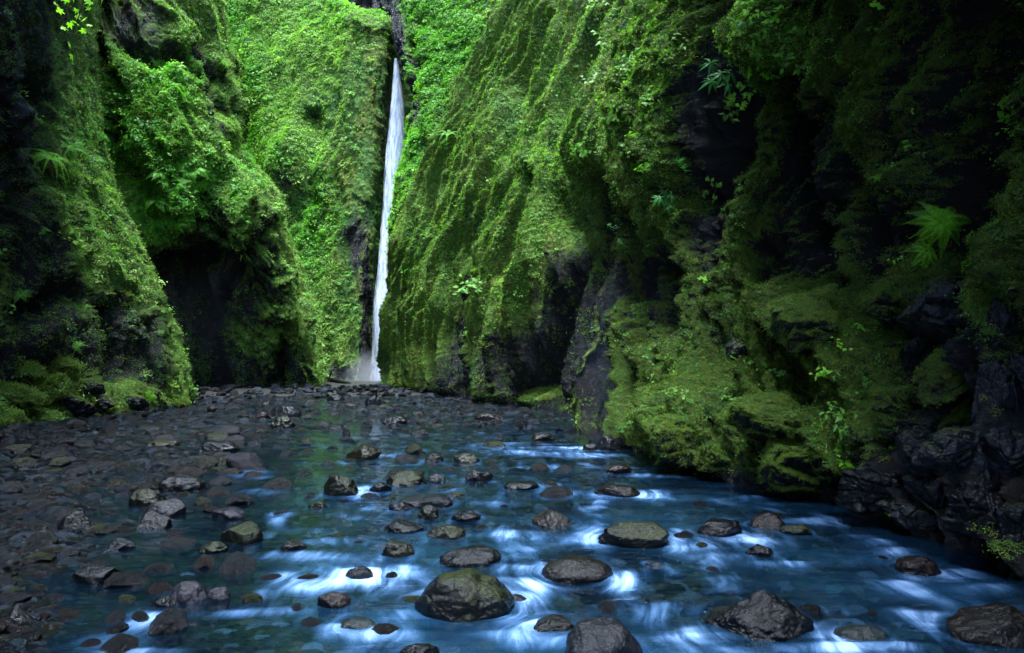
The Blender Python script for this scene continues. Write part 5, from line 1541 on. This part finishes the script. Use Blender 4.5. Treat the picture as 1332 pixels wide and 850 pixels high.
# maple twig hanging in at the top left
mb = bpy.data.objects.new('maple_branch', None); COL.objects.link(mb)
mb.location = P(118, -70, 12.5)
tag(mb, 'hanging maple branch with bright lime leaves at the top left corner', 'branch')
base = np.array(mb.location)
rg = np.random.default_rng(77)
tw = []; 
ends = [P(88, 15, 12.2), P(100, 30, 12.0), P(75, 42, 12.3), P(118, 5, 12.4), P(92, 62, 12.1), P(70, 10, 12.4)]
leafpos = []
for e in ends:
    e = np.array(e) - base
    mid = e * .5 + [0.1, 0, .15]
    tw.append(tube([np.zeros(3), mid, e], [.02, .012, .006], 5))
    for q in range(6): leafpos.append(mid + (e - mid) * rg.uniform(.1, 1.1) + rg.normal(size=3) * .10)
mesh_obj('twig', *merge(tw), M['twig'], parent=mb)


def maple(c, s, d, up):
    sd = np.cross(d, up); sd /= np.linalg.norm(sd)
    ang = [-2.4, -1.6, -1.15, -.8, -.4, 0, .4, .8, 1.15, 1.6, 2.4]
    rr = [.35, .55, .38, .8, .45, 1.0, .45, .8, .38, .55, .35]
    V = [c] + [c + (d * math.cos(a) + sd * math.sin(a)) * r * s - up * (r * r * s * .2) for a, r in zip(ang, rr)]
    return V, [(0, i, i + 1) for i in range(1, len(ang))]


for p in leafpos:
    d = rnd_dir(rg, -.9, 0); u = rnd_dir(rg, .4, 1.0); u = u - d * (u @ d); u /= np.linalg.norm(u)
    mesh_obj('leaf', *maple(p, rg.uniform(.08, .13), d, u), M['lime'], smooth=False, parent=mb)

# ------------------------------------------------------------------ light, sky, camera
w = bpy.data.worlds.new('World'); S.world = w; w.use_nodes = True
nt = w.node_tree
bg = nt.nodes['Background']
sky = nt.nodes.new('ShaderNodeTexSky'); sky.sky_type = 'NISHITA'; sky.sun_disc = False
EL, AZ = R(78), R(186)
sky.sun_elevation = EL; sky.sun_rotation = AZ
nt.links.new(sky.outputs[0], bg.inputs[0]); bg.inputs[1].default_value = 0.12
sd = bpy.data.lights.new('sun', 'SUN'); sd.energy = 4.2; sd.angle = R(22); sd.color = (0.95, 0.98, 1.0)
so = bpy.data.objects.new('sun', sd); COL.objects.link(so)
dirv = Vector((math.sin(AZ) * math.cos(EL), math.cos(AZ) * math.cos(EL), math.sin(EL)))
so.rotation_euler = dirv.to_track_quat('Z', 'Y').to_euler()
so.location = dirv * 60

cam = bpy.data.cameras.new('camera'); cam.sensor_width = 36; cam.lens = 24
cam.shift_y = (HY - 425) / 1332
cam.clip_end = 500; cam.clip_start = 0.05
co = bpy.data.objects.new('camera', cam); COL.objects.link(co)
co.location = (0, 0, CH); co.rotation_euler = (R(90), 0, 0)
S.camera = co
S.render.engine = 'CYCLES'
S.view_settings.view_transform = 'Standard'; S.view_settings.look = 'None'
S.view_settings.exposure = 1.85; S.view_settings.gamma = 1; S.view_settings.use_curve_mapping = False
S.cycles.use_adaptive_sampling = True; S.cycles.adaptive_threshold = 0.02
S.cycles.max_bounces = 5; S.cycles.diffuse_bounces = 3; S.cycles.glossy_bounces = 3; S.cycles.transparent_max_bounces = 8; S.cycles.transmission_bounces = 2
S.cycles.use_denoising = True
try:
    S.cycles.denoiser = 'OPENIMAGEDENOISE'
except Exception:
    pass
